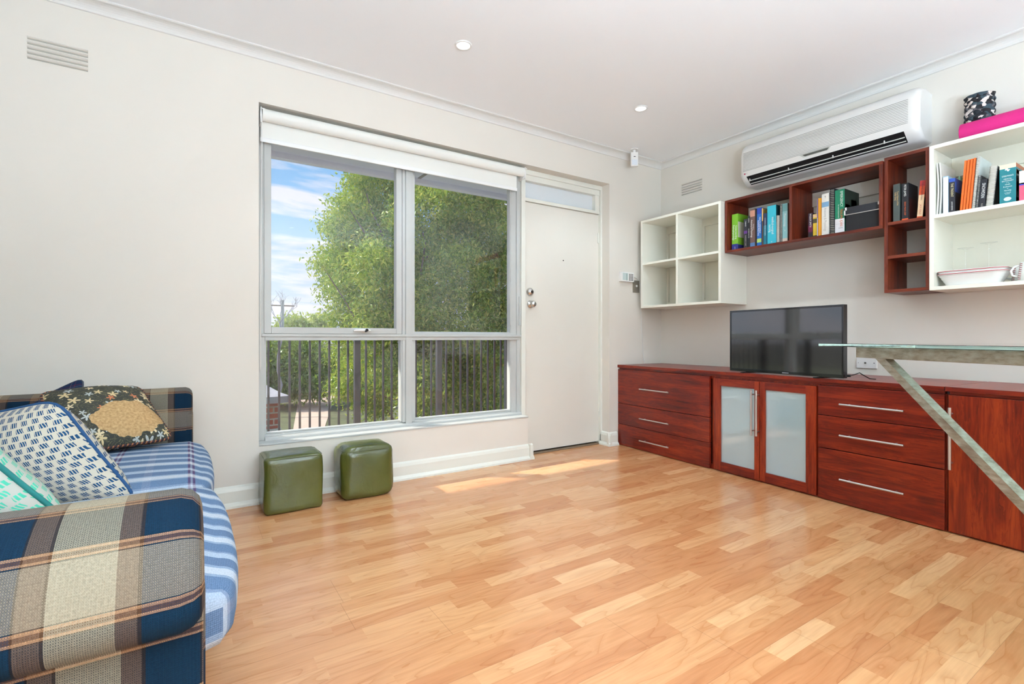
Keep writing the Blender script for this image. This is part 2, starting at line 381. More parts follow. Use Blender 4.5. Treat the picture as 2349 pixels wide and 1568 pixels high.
def tube(bm, pts, r, seg=8, closed=False, uv=False):
    pts = [Vector(p) for p in pts]; n = len(pts); rings = []
    up = Vector((0, 0, 1)); prev = None; L = 0; vs = []
    for i, p in enumerate(pts):
        a = pts[(i - 1) % n] if (closed or i) else p; b = pts[(i + 1) % n] if (closed or i < n - 1) else p
        tg = (b - a).normalized()
        if prev is None: nn = tg.cross(up if abs(tg.z) < .9 else Vector((1, 0, 0))).normalized()
        else: nn = (prev - tg * prev.dot(tg)).normalized()
        prev = nn; bb = tg.cross(nn); rr = r[i] if isinstance(r, (list, tuple)) else r
        rings.append([bm.verts.new(p + rr * (math.cos(2 * PI * k / seg) * nn + math.sin(2 * PI * k / seg) * bb)) for k in range(seg)])
        if i: L += (p - pts[i - 1]).length
        vs.append(L)
    ul = bm.loops.layers.uv.verify() if uv else None
    for i in range(n if closed else n - 1):
        A, B = rings[i], rings[(i + 1) % n]; va, vb = vs[i], (vs[i + 1] if i + 1 < n else vs[i] + (pts[0] - pts[i]).length)
        for k in range(seg):
            f = bm.faces.new((A[k], A[(k + 1) % seg], B[(k + 1) % seg], B[k])); f.smooth = True
            if uv:
                for lp, c in zip(f.loops, ((k / seg, va), ((k + 1) / seg, va), ((k + 1) / seg, vb), (k / seg, vb))): lp[ul].uv = c
    if not closed:
        bm.faces.new(rings[0][::-1]); bm.faces.new(rings[-1])
    return bm
def lathe(bm, prof, c=(0, 0, 0), seg=28, M=None, sx=1.0, sy=1.0):
    rings = []; c = Vector(c)
    for r, z in prof:
        rings.append([bm.verts.new(c + Vector((sx * r * math.cos(2 * PI * k / seg), sy * r * math.sin(2 * PI * k / seg), z))) for k in range(seg)])
    fs = []
    for A, B in zip(rings, rings[1:]):
        for k in range(seg):
            f = bm.faces.new((A[k], A[(k + 1) % seg], B[(k + 1) % seg], B[k])); f.smooth = True
    if prof[0][0] > 1e-6: bm.faces.new(rings[0][::-1])
    if prof[-1][0] > 1e-6: bm.faces.new(rings[-1])
    bmesh.ops.remove_doubles(bm, verts=[v for R in rings for v in R], dist=1e-6)
    if M is not None: bmesh.ops.transform(bm, matrix=M, verts=bm.verts)
    return bm
def prism(bm, prof, axis, a, b, bev=0.0):
    """prof: 2D points in the two other axes (in order), extruded along axis from a to b"""
    def P(u, v, w):
        r = [0, 0, 0]; o = [i for i in range(3) if i != axis]; r[axis] = w; r[o[0]] = u; r[o[1]] = v; return r
    A = [bm.verts.new(P(u, v, a)) for u, v in prof]; B = [bm.verts.new(P(u, v, b)) for u, v in prof]; n = len(prof)
    fs = [bm.faces.new(A), bm.faces.new(B[::-1])]
    for i in range(n): fs.append(bm.faces.new((A[i], B[i], B[(i + 1) % n], A[(i + 1) % n])))
    bmesh.ops.recalc_face_normals(bm, faces=fs)
    if bev:
        es = list({e for f in fs for e in f.edges}); bmesh.ops.bevel(bm, geom=es, offset=bev, segments=2, affect='EDGES')
    return bm
ROOT = {}
def tag(o, label=None, cat=None, group=None, kind=None):
    if label: o['label'] = label
    if cat: o['category'] = cat
    if group: o['group'] = group
    if kind: o['kind'] = kind
    return o
def obj(name, bm, mat, parent=None, world=True, smooth=False, sub=0, fix=True):
    if parent is not None and world:
        M = ROOT[parent.name]; bmesh.ops.transform(bm, matrix=M.inverted(), verts=bm.verts)
    if fix: bmesh.ops.recalc_face_normals(bm, faces=bm.faces)
    me = bpy.data.meshes.new(name); bm.to_mesh(me); bm.free()
    for mm in (mat if isinstance(mat, (list, tuple)) else [mat]): me.materials.append(mm)
    if smooth:
        for p in me.polygons: p.use_smooth = True
    o = bpy.data.objects.new(name, me); COL.objects.link(o)
    if parent is not None: o.parent = parent; ROOT[o.name] = ROOT[parent.name]
    else: ROOT[o.name] = Matrix.Identity(4)
    if sub:
        md = o.modifiers.new('s', 'SUBSURF'); md.levels = sub; md.render_levels = sub
    return o
def thing(name, label, cat, loc=(0, 0, 0), rz=0.0, group=None, kind=None):
    o = bpy.data.objects.new(name, None); COL.objects.link(o); o.empty_display_size = .05
    o.location = loc; o.rotation_euler = (0, 0, rz); ROOT[o.name] = Matrix.Translation(loc) @ Matrix.Rotation(rz, 4, 'Z')
    return tag(o, label, cat, group, kind)
def own(o, loc):
    """move a single-mesh thing's origin to loc"""
    loc = Vector(loc); o.data.transform(Matrix.Translation(-loc)); o.location = loc; ROOT[o.name] = Matrix.Translation(loc); return o
def struct(name, bm, mat, smooth=False): return tag(obj(name, bm, mat, smooth=smooth), kind='structure')
def textobj(name, s, size, origin, ex, ey, mat, parent, ext=.0004, align='LEFT', bold=0.0, sx=.8):
    cu = bpy.data.curves.new('t', 'FONT'); cu.body = s; cu.size = size; cu.align_x = align; cu.align_y = 'CENTER'; cu.extrude = 0.0; cu.offset = bold; cu.resolution_u = 2
    tmp = bpy.data.objects.new('t', cu); COL.objects.link(tmp)
    dg = bpy.context.evaluated_depsgraph_get(); me = bpy.data.meshes.new_from_object(tmp.evaluated_get(dg))
    bpy.data.objects.remove(tmp); bpy.data.curves.remove(cu)
    ex, ey = Vector(ex).normalized(), Vector(ey).normalized(); ez = ex.cross(ey)
    M = Matrix(((ex.x * sx, ey.x, ez.x, origin[0]), (ex.y * sx, ey.y, ez.y, origin[1]), (ex.z * sx, ey.z, ez.z, origin[2]), (0, 0, 0, 1)))
    me.transform(ROOT[parent.name].inverted() @ M if parent is not None else M)
    me.name = name; me.materials.clear(); me.materials.append(mat)
    o = bpy.data.objects.new(name, me); COL.objects.link(o)
    if parent is not None: o.parent = parent; ROOT[o.name] = ROOT[parent.name]
    return o
def at(px, py, depth):
    return CAM + FW * depth + RT * ((px - CX) / FPX * depth) + Vector((0, 0, (HY - py) / FPX * depth))

# ------------------------------------------------------------------ room shell
XL, YB, ZC = -4.95, -5.6, 2.58
struct('floor', box(nbm(), (XL - .1, YB - .1, -.08), (.1, .16, 0)), floorm)
struct('ceiling', box(nbm(), (XL - .1, YB - .1, ZC), (.1, .0, ZC + .1)), ceilp)
bm = nbm()
box(bm, (XL - .1, 0, 0), (-3.415, .17, ZC)); box(bm, (-.67, 0, 0), (.1, .17, ZC))
box(bm, (-3.415, 0, 2.287), (-.67, .17, ZC)); box(bm, (-3.415, 0, 0), (-1.540, .17, .322))
struct('wall_back', bm, paint)
struct('wall_right', box(nbm(), (0, YB - .1, 0), (.1, 0, ZC)), paint)
struct('wall_left', box(nbm(), (XL - .1, YB, 0), (XL, 0, ZC)), paint)
struct('wall_front', box(nbm(), (XL - .1, YB - .1, 0), (.1, YB, ZC)), paint)
# cornice: cove profile along two walls
def cove(n=6):
    pts = [(0, 2.53), (-.004, 2.53)]
    for i in range(n + 1):
        a = PI / 2 * i / n; pts.append((-.008 - .052 * (1 - math.cos(a)), 2.532 + .038 * math.sin(a)))
    return pts + [(-.066, 2.574), (-.066, ZC + .001), (0, ZC + .001)]
bm = nbm(); prism(bm, cove(), 0, XL, 0); struct('trim_1', bm, corn)
bm = nbm(); prism(bm, cove(), 1, YB, 0); struct('trim_2', bm, corn)
# skirting with quad at the bottom
def skirt(bm, x0, x1):
    prism(bm, [(0, 0), (-.034, 0), (-.033, .012), (-.024, .024), (-.018, .03), (-.018, .09), (-.012, .108), (0, .118)], 0, x0, x1)
bm = nbm(); skirt(bm, XL, -1.50); skirt(bm, -.70, -.585); 
# the return of the skirting into the door recess
prism(bm, [(-.67, 0), (-.704, 0), (-.703, .012), (-.688, .03), (-.688, .09), (-.682, .108), (-.67, .118)], 1, -.034, .10)
prism(bm, [(-1.54, 0), (-1.50, 0), (-1.502, .012), (-1.515, .03), (-1.515, .09), (-1.52, .108), (-1.54, .118)], 1, -.034, .08)
struct('baseboard_back', bm, trimp)
# window sill board
bm = nbm(); box(bm, (-3.414, -.004, .322), (-1.536, .17, .333), .002); struct('trim_3', bm, winp)

# ---- window_1
W1 = thing('window_1', None, None, (-2.47, .12, .333), kind='structure')
bm = nbm()
Y0, Y1 = .104, .165
box(bm, (-3.41, Y0, .333), (-3.372, Y1, 2.287), .002); box(bm, (-1.625, .112, .333), (-1.575, Y1, 2.287), .002); box(bm, (-1.575, Y0, .333), (-1.54, Y1, 2.287), .002)
box(bm, (-3.41, Y0, 2.25), (-1.54, Y1, 2.287)); 
prism(bm, [(.085, .333), (.165, .333), (.165, .368), (.128, .368), (.118, .356), (.094, .352), (.085, .345)], 0, -3.372, -1.54)
box(bm, (-2.520, .104, .36), (-2.498, Y1, 2.26), .002); box(bm, (-2.498, .096, .345), (-2.452, Y1, 2.26), .003); box(bm, (-2.452, .108, .36), (-2.428, Y1, 2.26), .002)
box(bm, (-3.372, .100, .925), (-1.57, Y1, .948), .003); box(bm, (-3.39, .092, .948), (-1.54, Y1, .966), .003); box(bm, (-2.428, .11, .966), (-1.57, Y1, .978), .002)
obj('window_frame', bm, winp, W1)
bm = nbm()  # awning sash, upper left
for a, b in (((-3.378, .098, .967), (-3.338, .15, 2.25)), ((-2.565, .098, .967), (-2.524, .15, 2.25)), ((-3.338, .098, .967), (-2.565, .15, 1.006)), ((-3.338, .098, 2.2), (-2.565, .15, 2.25))): box(bm, a, b, .004)
obj('sash', bm, winp, W1)
bm = nbm()
for a, b in (((-3.372, .116, .366), (-3.362, .16, .925)), ((-2.53, .11, .366), (-2.516, .16, .925)), ((-3.362, .122, .366), (-2.53, .16, .375)), ((-2.436, .116, .366), (-2.42, .16, .925)), ((-1.632, .116, .366), (-1.605, .16, .925)), ((-2.42, .122, .366), (-1.632, .16, .378)), ((-1.632, .116, .966), (-1.605, .16, 2.25)), ((-2.43, .12, .978), (-1.632, .16, .986))): box(bm, a, b, .002)
obj('glazing_bead', bm, winp, W1)
for a, b in (((-3.34, .14, 1.0), (-2.56, .144, 2.21)), ((-3.37, .145, .37), (-2.515, .149, .928)), ((-2.43, .145, .37), (-1.61, .149, .928)), ((-2.43, .145, .975), (-1.61, .149, 2.26))): obj('window_pane', box(nbm(), a, b), glassw, W1)
bm = nbm(); box(bm, (-2.99, .078, .967), (-2.89, .1, .989), .003); box(bm, (-2.89, .074, .967), (-2.66, .1, .984), .003)
for i in range(12): pass
lathe(bm, [(.001, .0), (.055, .0), (.058, .006), (.04, .012), (.001, .013)], (0, 0, 0), 24, Matrix.Translation((-2.80, .088, .983)) @ Matrix.Diagonal((1, .22, 1.4, 1)))
wd = obj('window_winder', bm, plastic, W1)
bm = nbm(); cyl(bm, (-2.775, .074, .992), (-2.775, .062, .992), .009, 14); cyl(bm, (-2.783, .07, .984), (-2.783, .062, .984), .006, 10); obj('winder_socket', bm, blackm, wd)
bm = nbm(); box(bm, (-1.556, .094, 1.04), (-1.541, .104, 1.27), .002); box(bm, (-1.635, .108, 1.04), (-1.625, .114, 1.25), .002); obj('security_catch', bm, winp, W1)
# post between window and door
struct('trim_4', box(nbm(), (-1.539, .088, .0), (-1.502, .17, 2.287), .002), trimp)
# ---- fanlight above the door
W2 = thing('window_2', None, None, (-1.1, .12, 2.05), kind='structure')
bm = nbm()
for a, b in (((-1.502, .104, 2.040), (-.69, .165, 2.066)), ((-1.502, .104, 2.205), (-.69, .165, 2.25)), ((-1.502, .09, 2.25), (-.67, .165, 2.287)), ((-.735, .11, 2.066), (-.69, .165, 2.205))): box(bm, a, b, .002)
obj('window_frame', bm, trimp, W2)
obj('window_pane', box(nbm(), (-1.5, .15, 2.06), (-.73, .154, 2.21)), obscure, W2)
# ---- entrance door
D1 = thing('door_1', None, None, (-1.09, .13, 0), kind='structure')
obj('door_leaf', box(nbm(), (-1.501, .120, .022), (-.688, .158, 2.037), .002), doorp, D1)
bm = nbm(); box(bm, (-.688, .09, 0), (-.67, .17, 2.25), .001); obj('door_jamb', bm, trimp, D1)
for z in (1.83, .335):
    bm = nbm(); cyl(bm, (-.683, .112, z - .045), (-.683, .112, z + .045), .006, 10); box(bm, (-.70, .113, z - .045), (-.683, .120, z + .045)); obj('hinge', bm, trimp, D1)
Ry = Matrix.Rotation(PI / 2, 4, 'X')
bm = nbm(); lathe(bm, [(.001, .03), (.016, .03), (.017, .026), (.022, .024), (.033, .008), (.034, 0), (.001, 0)], (0, 0, 0), 28, Matrix.Translation((-1.437, .12, 1.312)) @ Ry); db = obj('deadbolt', bm, chrome, D1)
bm = nbm(); cyl(bm, (-1.437, .092, 1.312), (-1.437, .0885, 1.312), .012, 20); box(bm, (-1.439, .0878, 1.306), (-1.435, .089, 1.318)); obj('keyhole', bm, simple('dark_steel', (96, 90, 84), .35, 1.0), db)
bm = nbm(); lathe(bm, [(.001, .062), (.012, .061), (.021, .056), (.026, .046), (.024, .036), (.014, .028), (.011, .02), (.013, .014), (.03, .008), (.032, 0), (.001, 0)], (0, 0, 0), 28, Matrix.Translation((-1.432, .12, 1.213)) @ Ry); obj('door_knob', bm, chrome, D1, smooth=True)
bm = nbm(); cyl(bm, (-1.09, .121, 1.597), (-1.09, .117, 1.597), .005, 12); obj('peephole', bm, blackm, D1)
struct('trim_5', box(nbm(), (-1.54, .095, .0), (-.67, .17, .010), .002), simple('threshold_timber', (128, 108, 86), .6))
obj_gap = box(nbm(), (-1.501, .150, .010), (-.688, .17, .022)); struct('door_gap_shade', obj_gap, dark)  # near-black strip painted in for the shade in the gap under the door

# ---- roller blind
RB = thing('roller_blind', 'white roller blind rolled up above the large window', 'blind', (-2.48, .04, 2.215))
bm = nbm(); cyl(bm, (-3.395, .032, 2.232), (-1.567, .032, 2.232), .035, 40); obj('blind_roll', bm, blindf, RB, smooth=False)
obj('blind_fabric', box(nbm(), (-3.40, .060, 2.10), (-1.605, .062, 2.225)), blindf, RB)
bm = nbm(); box(bm, (-3.402, .054, 2.085), (-1.603, .068, 2.112), .005); obj('bottom_rail', bm, blindr, RB)
for x in (-3.403, -1.562):
    bm = nbm(); box(bm, (x - .003, .0, 2.176), (x + .003, .085, 2.265), .002); cyl(bm, (x - .005, .036, 2.218), (x + .005, .036, 2.218), .036, 20); box(bm, (x - .004, .01, 2.258), (x + .022, .08, 2.263)); obj('blind_bracket', bm, plastic, RB)
bm = nbm(); tube(bm, [(-3.398, .0, 2.22), (-3.398, -.004, 2.1), (-3.401, .02, 1.7), (-3.402, .05, 1.2), (-3.401, .07, .78), (-3.399, .078, .745), (-3.397, .07, .78), (-3.398, .05, 1.4), (-3.397, .06, 2.2)], .0016, 6); obj('bead_chain', bm, plastic, RB)

# ---- air vents on the walls
def vent(name, lab, a, b, n, wall):
    T = thing(name, lab, 'vent', a if wall == 'y' else a)
    bm = nbm(); bd = nbm()
    (u0, z1), (u1, z0) = ((a[0], a[2]), (b[0], b[2])) if wall == 'y' else ((a[1], a[2]), (b[1], b[2]))
    h = (z1 - z0) / n
    for i in range(n):
        zt = z1 - i * h
        pr = [(0, zt), (-.004, zt - h * .1), (-.011, zt - h * .42), (-.010, zt - h * .5), (-.001, zt - h * .55), (0, zt - h * .55)]
        prism(bm, pr, 0 if wall == 'y' else 1, u0, u1)
        if wall == 'y': box(bd, (u0, -.0015, zt - h * .72), (u1, 0, zt - h * .55))
        else: box(bd, (-.0015, min(u0, u1), zt - h * .72), (0, max(u0, u1), zt - h * .55))
    obj('louvre', bm, paint, T); obj('vent_slot', bd, simple(name + '_shade', (168, 164, 154), .8), T)
vent('air_vent', 'painted wall vent with five slots high on the window wall, upper left', (-4.378, 0, 2.345), (-4.162, 0, 2.232), 5, 'y')
vent('air_vent', 'small painted wall vent above the white cube shelf', (0, -.237, 2.336), (0, -.449, 2.226), 5, 'x')

# ------------------------------------------------------------------ lights
def downlight(x, y, lab):
    T = thing('downlight', lab, 'ceiling light', (x, y, ZC), group='recessed ceiling downlights')
    bm = nbm(); lathe(bm, [(.036, -.001), (.038, -.006), (.046, -.006), (.048, -.001), (.048, 0), (.036, 0)], (x, y, ZC), 32); obj('light_rim', bm, plastic, T)
    bm = nbm(); cyl(bm, (x, y, ZC - .001), (x, y, ZC - .004), .037, 32); obj('diffuser', bm, DIFF, T)
    ld = bpy.data.lights.new('downlight_lamp', 'SPOT'); ld.spot_size = math.radians(124); ld.spot_blend = .55; ld.shadow_soft_size = .035; ld.energy = DLW; ld.color = (.74, .90, 1)
    l = bpy.data.objects.new('downlight_lamp', ld); COL.objects.link(l); l.location = (0, 0, -.008); l.parent = T
DLW = 34
DIFF = simple('lit_diffuser', (255, 255, 255), .4, emit=(255, 253, 250), es=2.2)
downlight(-2.463, -.688, 'lit recessed downlight in the ceiling in front of the large window')
downlight(-1.048, -.702, 'lit recessed downlight in the ceiling nearer the door corner')
for x, y in ((-3.88, -2.6), (-2.463, -2.6), (-1.05, -2.6), (-1.05, -4.5), (-2.463, -4.5)): downlight(x, y, 'unseen recessed downlight added as fill light over the back of the room')  # extra downlights added out of view to brighten the room
FILL_GLOW = simple('fill_globe_glow', (255, 255, 255), .3, emit=(214, 235, 255), es=66)  # glow of a globe lamp added behind the camera as fill light
FILL_XY = ((-3.1, -4.5),)
for x, y in FILL_XY:
    T = thing('fill_lamp', 'white globe lamp added as fill light in the unseen back of the room', 'lamp', (x, y, 0))
    bm = nbm(); lathe(bm, [(.001, 0), (.13, 0), (.13, .012), (.02, .02), (.001, .02)], (x, y, 0), 32); obj('fill_lamp_base', bm, chrome, T)
    bm = nbm(); cyl(bm, (x, y, .018), (x, y, 1.1), .011, 14); obj('pole', bm, chrome, T)
    bm = nbm(); sph(bm, (x, y, 1.22), .13, 28); obj('fill_globe', bm, FILL_GLOW, T, smooth=True)
UPFILL = simple('upfill_glow', (255, 255, 255), .4, emit=(206, 232, 255), es=640)  # for two lamps added out of view to bounce light off the ceiling
for x, y, lab in ((-3.5, -4.2, 'uplighter lamp with a steel bowl, added out of view behind the sofa end as fill light'), (-2.7, -4.9, 'uplighter lamp with a steel bowl, added out of view beyond the glass table as fill light')):
    T = thing('upfill', lab, 'lamp', (x, y, 0), group='uplighter lamps added as fill light')
    bm = nbm(); lathe(bm, [(.001, 0), (.14, 0), (.14, .012), (.02, .02), (.001, .02)], (x, y, 0), 32); obj('fill_lamp_base', bm, chrome, T)
    bm = nbm(); cyl(bm, (x, y, .018), (x, y, .92), .012, 14); obj('pole', bm, chrome, T)
    bm = nbm(); lathe(bm, [(.02, .90), (.08, .915), (.145, .96), (.15, .985), (.145, .985), (.135, .962), (.001, .93)], (x, y, 0), 36); obj('bowl', bm, chrome, T)
    bm = nbm(); cyl(bm, (x, y, .972), (x, y, .976), .13, 36); obj('diffuser', bm, UPFILL, T)

# ------------------------------------------------------------------ low cabinets (local frame: x along the front, y into the cabinet, z up)
CR = math.atan2(-.99874, -.0502)
CO = Vector((-.568, -.012, 0))
def cl(s, dpt, z): return CO + Vector((-.0502, -.99874, 0)) * s + Vector((.99874, -.0502, 0)) * dpt + Vector((0, 0, z))
def ctree(name, label, s0):
    return thing(name, label, 'cabinet', cl(s0, 0, 0), CR)
def lb(a, b, bev=0.0, bm=None):   # local box, y measured from the front face into the cabinet
    return box(bm or nbm(), a, b, bev)
def bar_handle(T, s0, x0, x1, z, vert=False, z1=None):
    bm = nbm(); g = -.030
    if not vert:
        cyl(bm, (x0 - s0, g, z), (x1 - s0, g, z), .0055, 14)
        for q in (x0 + .04, x1 - .04): cyl(bm, (q - s0, g, z), (q - s0, 0, z), .004, 10)
    else:
        cyl(bm, (x0 - s0, g, z), (x0 - s0, g, z1), .0065, 14)
        for q in (z + .03, z1 - .03): cyl(bm, (x0 - s0, g, q), (x0 - s0, 0, q), .0042, 10)
    return bm
def carcass(T, w, d=.53, top=.668, z0=.0):
    bm = nbm(); y0 = .022
    lb((0.0, y0, z0), (.022, d, top), 0, bm); lb((w - .022, y0, z0), (w, d, top), 0, bm); lb((.022, y0, z0), (w - .022, d, .03), 0, bm)
    lb((.022, d - .01, .03), (w - .022, d, top), 0, bm); lb((.022, y0, top - .02), (w - .022, d, top), 0, bm)
    obj('cabinet_body', bm, woodZ, T, world=False)
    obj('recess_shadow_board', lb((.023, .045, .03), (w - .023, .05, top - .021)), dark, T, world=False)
# 1 narrow chest of drawers by the door
def drawers(name, label, s0, s1, w, rows, hx):
    T = ctree(name, label, s0); carcass(T, w)
    for (z0, z1, hz) in rows:
        dr = obj('drawer', lb((-.006, .0, z0), (s1 - s0, .021, z1), .0015), woodX, T, world=False)
        obj('handle', bar_handle(T, s0, hx[0], hx[1], hz), satin, dr, world=False)
    return T
drawers('drawer_cabinet', 'red-stained pine drawer cabinet of three drawers with short bar handles beside the door', -.004, .944, .978,
        [(.370, .666, .516), (.188, .366, .270), (.004, .184, .087)], (.277, .590))
# 2 glass door cabinet
G = ctree('glass_door_cabinet', 'red-stained pine cabinet with two frosted glass doors under the television', .976); s0 = .976
carcass(G, .718)
def gdoor(x0, x1, hxx, gx0, gx1):
    D = obj('door', nb_door(x0 - s0, x1 - s0, gx0 - s0, gx1 - s0), woodZ, G, world=False)
    obj('door_rail', lb((gx0 - s0, .0, .012), (gx1 - s0, .021, .071)), woodX, D, world=False); obj('door_rail', lb((gx0 - s0, .0, .605), (gx1 - s0, .021, .656)), woodX, D, world=False)
    obj('glass_panel', lb((gx0 - s0 - .003, .011, .068), (gx1 - s0 + .003, .015, .608)), frost, D, world=False)
    obj('handle', bar_handle(G, s0, hxx, hxx, .302, True, .600), satin, D, world=False)
def nb_door(a, b, c, d):
    bm = nbm(); lb((a, 0, .012), (c, .021, .656), .0015, bm); lb((d, 0, .012), (b, .021, .656), .0015, bm); return bm
gdoor(.980, 1.326, 1.288, 1.033, 1.291); gdoor(1.330, 1.684, 1.324, 1.366, 1.624)
# 3 wide drawer cabinet
drawers('drawer_cabinet', 'red-stained pine drawer cabinet of three drawers with long bar handles right of the frosted doors', 1.702, 2.286, .590,
        [(.494, .665, .567), (.304, .490, .392), (.006, .299, .145)], (1.826, 2.131))
# 4 tall-door cabinet at the right
T = ctree('cupboard', 'red-stained pine cupboard with one plain door at the right end of the cabinet row', 2.294); s0 = 2.294
carcass(T, .62); D = obj('door', lb((.008, 0, .010), (.60, .021, .666), .0015), woodZ, T, world=False)
obj('handle', bar_handle(T, s0, 2.316, 2.316, .312, True, .608), satin, D, world=False)
# worktops
def wtop(name, label, s0, s1, d):
    T = thing(name, label, 'worktop', cl(s0, 0, .68), CR)
    o = obj('top_board', box(nbm(), (0, -.006, .003), (s1 - s0, d, .025), .002), woodX, T, world=False)
    obj('edge_strip', box(nbm(), (.012, .012, -.0115), (s1 - s0 - .004, .04, .002)), woodX, T, world=False)
wtop('worktop', 'long red-stained wooden top lying across the three left cabinets', -.012, 2.288, .545)
wtop('worktop', 'separate red-stained wooden top on the right-hand cupboard', 2.291, 2.91, .56)

# ------------------------------------------------------------------ television
Lp, Rp = Vector((-.57, -1.087, .712)), Vector((-.668, -1.849, .712))
u = (Rp - Lp).normalized(); tw = (Rp - Lp).length
TV = thing('television', 'black flat television standing on the cabinet top', 'television', (Lp + Rp) / 2 - Vector((0, 0, .006)), math.atan2(u.y, u.x))
bm = nbm(); box(bm, (-tw / 2, 0, .007), (tw / 2, .034, .424), .004); box(bm, (-tw / 2 + .08, .034, .05), (tw / 2 - .08, .062, .34), .01); obj('casing', bm, black, TV, world=False)
scr = simple('tv_screen', (7, 8, 10), .06, spec=.8); scr.node_tree.nodes['Principled BSDF'].inputs['IOR'].default_value = 1.9
obj('screen', box(nbm(), (-tw / 2 + .012, -.0008, .026), (tw / 2 - .012, .002, .412)), scr, TV, world=False)
bm = nbm()
for a, b in (((-tw / 2, -.003, .007), (tw / 2, .001, .025)), ((-tw / 2, -.003, .412), (tw / 2, .001, .424)), ((-tw / 2, -.003, .025), (-tw / 2 + .011, .001, .412)), ((tw / 2 - .011, -.003, .025), (tw / 2, .001, .412))): box(bm, a, b, .0012)
obj('bezel', bm, simple('gloss_black', (12, 13, 15), .08, spec=.9), TV, world=False)
for x in (-.25, .25):
    bm = nbm(); box(bm, (x - .012, -.05, .0), (x + .012, .12, .006), .002); box(bm, (x - .01, .006, .005), (x + .01, .02, .012)); obj('foot', bm, black, TV, world=False)
obj('maker_mark', box(nbm(), (.012, -.0036, .0135), (.055, -.0028, .0185)), simple('mark_grey', (150, 150, 155), .4), TV, world=False)
bm = nbm(); tube(bm, [(-.655, -1.872, .728), (-.63, -1.885, .735), (-.60, -1.90, .745), (-.58, -1.905, .735), (-.55, -1.93, .712), (-.5, -1.94, .7075)], .0028, 8); box(bm, (-.66, -1.875, .722), (-.645, -1.862, .734)); own(tag(obj('power_cable', bm, black), 'short black cable curling from the back of the television', 'cable'), (-.6, -1.9, .708))

# ------------------------------------------------------------------ wall shelves
def bxs(name, mat, parent, lst, bev=.0008):
    bm = nbm()
    for a, b in lst: box(bm, a, b, bev)
    return obj(name, bm, mat, parent)
# white cube shelf by the corner
q = .020; X0 = -.345
T = thing('cube_shelf', 'empty white four-cube wall shelf in the corner of the room', 'shelf', (0, -.45, 1.208))
ya, yb, za, zb = -.062, -.862, 1.208, 1.990
ym, zm = (ya + yb) / 2 + .008, (za + zb) / 2 + .002
bxs('frame', whitel, T, [((X0, yb, za), (-.002, ya, za + q)), ((X0, yb, zb - q), (-.002, ya, zb)), ((X0, ya - q, za + q), (-.002, ya, zb - q)), ((X0, yb, za + q), (-.002, yb + q, zb - q))])
bxs('divider', whitel, T, [((X0 + .001, ym - .010, za + q), (-.012, ym + .010, zb - q))])
bxs('shelf_board', whitel, T, [((X0 + .001, yb + q, zm - .009), (-.012, ym - .010, zm + .009)), ((X0 + .001, ym + .010, zm - .009), (-.012, ya - q, zm + .009))])
for k, (y0, y1) in enumerate(((yb + q, ym - .01), (ym + .01, ya - q))):
    bxs('back_rail', backp, T, [((-.022, y0, zb - .085), (-.003, y1, zb - q))]); bxs('back_rail', backp, T, [((-.022, y0, za + q), (-.003, y1, za + .062))])
obj('back_board', box(nbm(), (-.0028, yb + q, za + q), (-.0012, ya - q, zb - q)), backp, T)
bxs('back_post', backp, T, [((-.018, ya - q - .02, za + q), (-.003, ya - q, zb - q)), ((-.018, ym - .03, za + q), (-.003, ym - .01, zb - q))])
def shelf(name, label, ya, yb, za, zb, X0, q, mat_h, mat_v, levels=(), div=(), back=None):
    T = thing(name, label, 'shelf', (0, (ya + yb) / 2, za))
    bxs('board', mat_h, T, [((X0, yb + (0 if mat_h is whitel else 0), za), (-.002, ya, za + q))]); bxs('board', mat_h, T, [((X0, yb, zb - q), (-.002, ya, zb))])
    bxs('side_panel', mat_v, T, [((X0, ya - q, za + q), (-.002, ya, zb - q))]); bxs('side_panel', mat_v, T, [((X0, yb, za + q), (-.002, yb + q, zb - q))])
    for y in div: bxs('divider', mat_v, T, [((X0 + .001, y - q / 2, za + q), (-.004, y + q / 2, zb - q))])
    for z in levels: bxs('shelf_board', mat_h, T, [((X0 + .001, yb + q, z - q), (-.004, ya - q, z))])
    if back: obj('back_board', box(nbm(), (-.0028, yb + q, za + q), (-.0012, ya - q, zb - q)), backp, T)
    if back: bxs('back_rail', backp if back == 'w' else mat_h, T, [((-.020, yb + q, zb - .13), (-.003, ya - q, zb - q))])
    return T
shelf('wall_shelf', 'long dark red wooden wall shelf with two bays of books', -.868, -1.900, 1.592, 1.993, -.30, .018, shelfY, shelfZ, div=(-1.362,), back=None)
shelf('wall_shelf', 'narrow tall dark red wooden wall shelf with three compartments', -1.903, -2.119, 1.208, 2.010, -.285, .018, shelfY, shelfZ, levels=(1.624, 1.426))
shelf('wall_shelf', 'white wall shelf with books above and dishes below at the right', -2.122, -3.0, 1.205, 2.006, -.30, .020, whitel, whitel, levels=(1.622,), back='w')
# batten on the wall seen through the red shelf
own(tag(obj('wall_batten', box(nbm(), (-.020, -1.88, 1.875), (-.0015, -.888, 1.972), .001), paint), 'painted batten fixed to the wall behind the long red shelf', 'batten'), (0, -1.4, 1.875))
ex_box = None

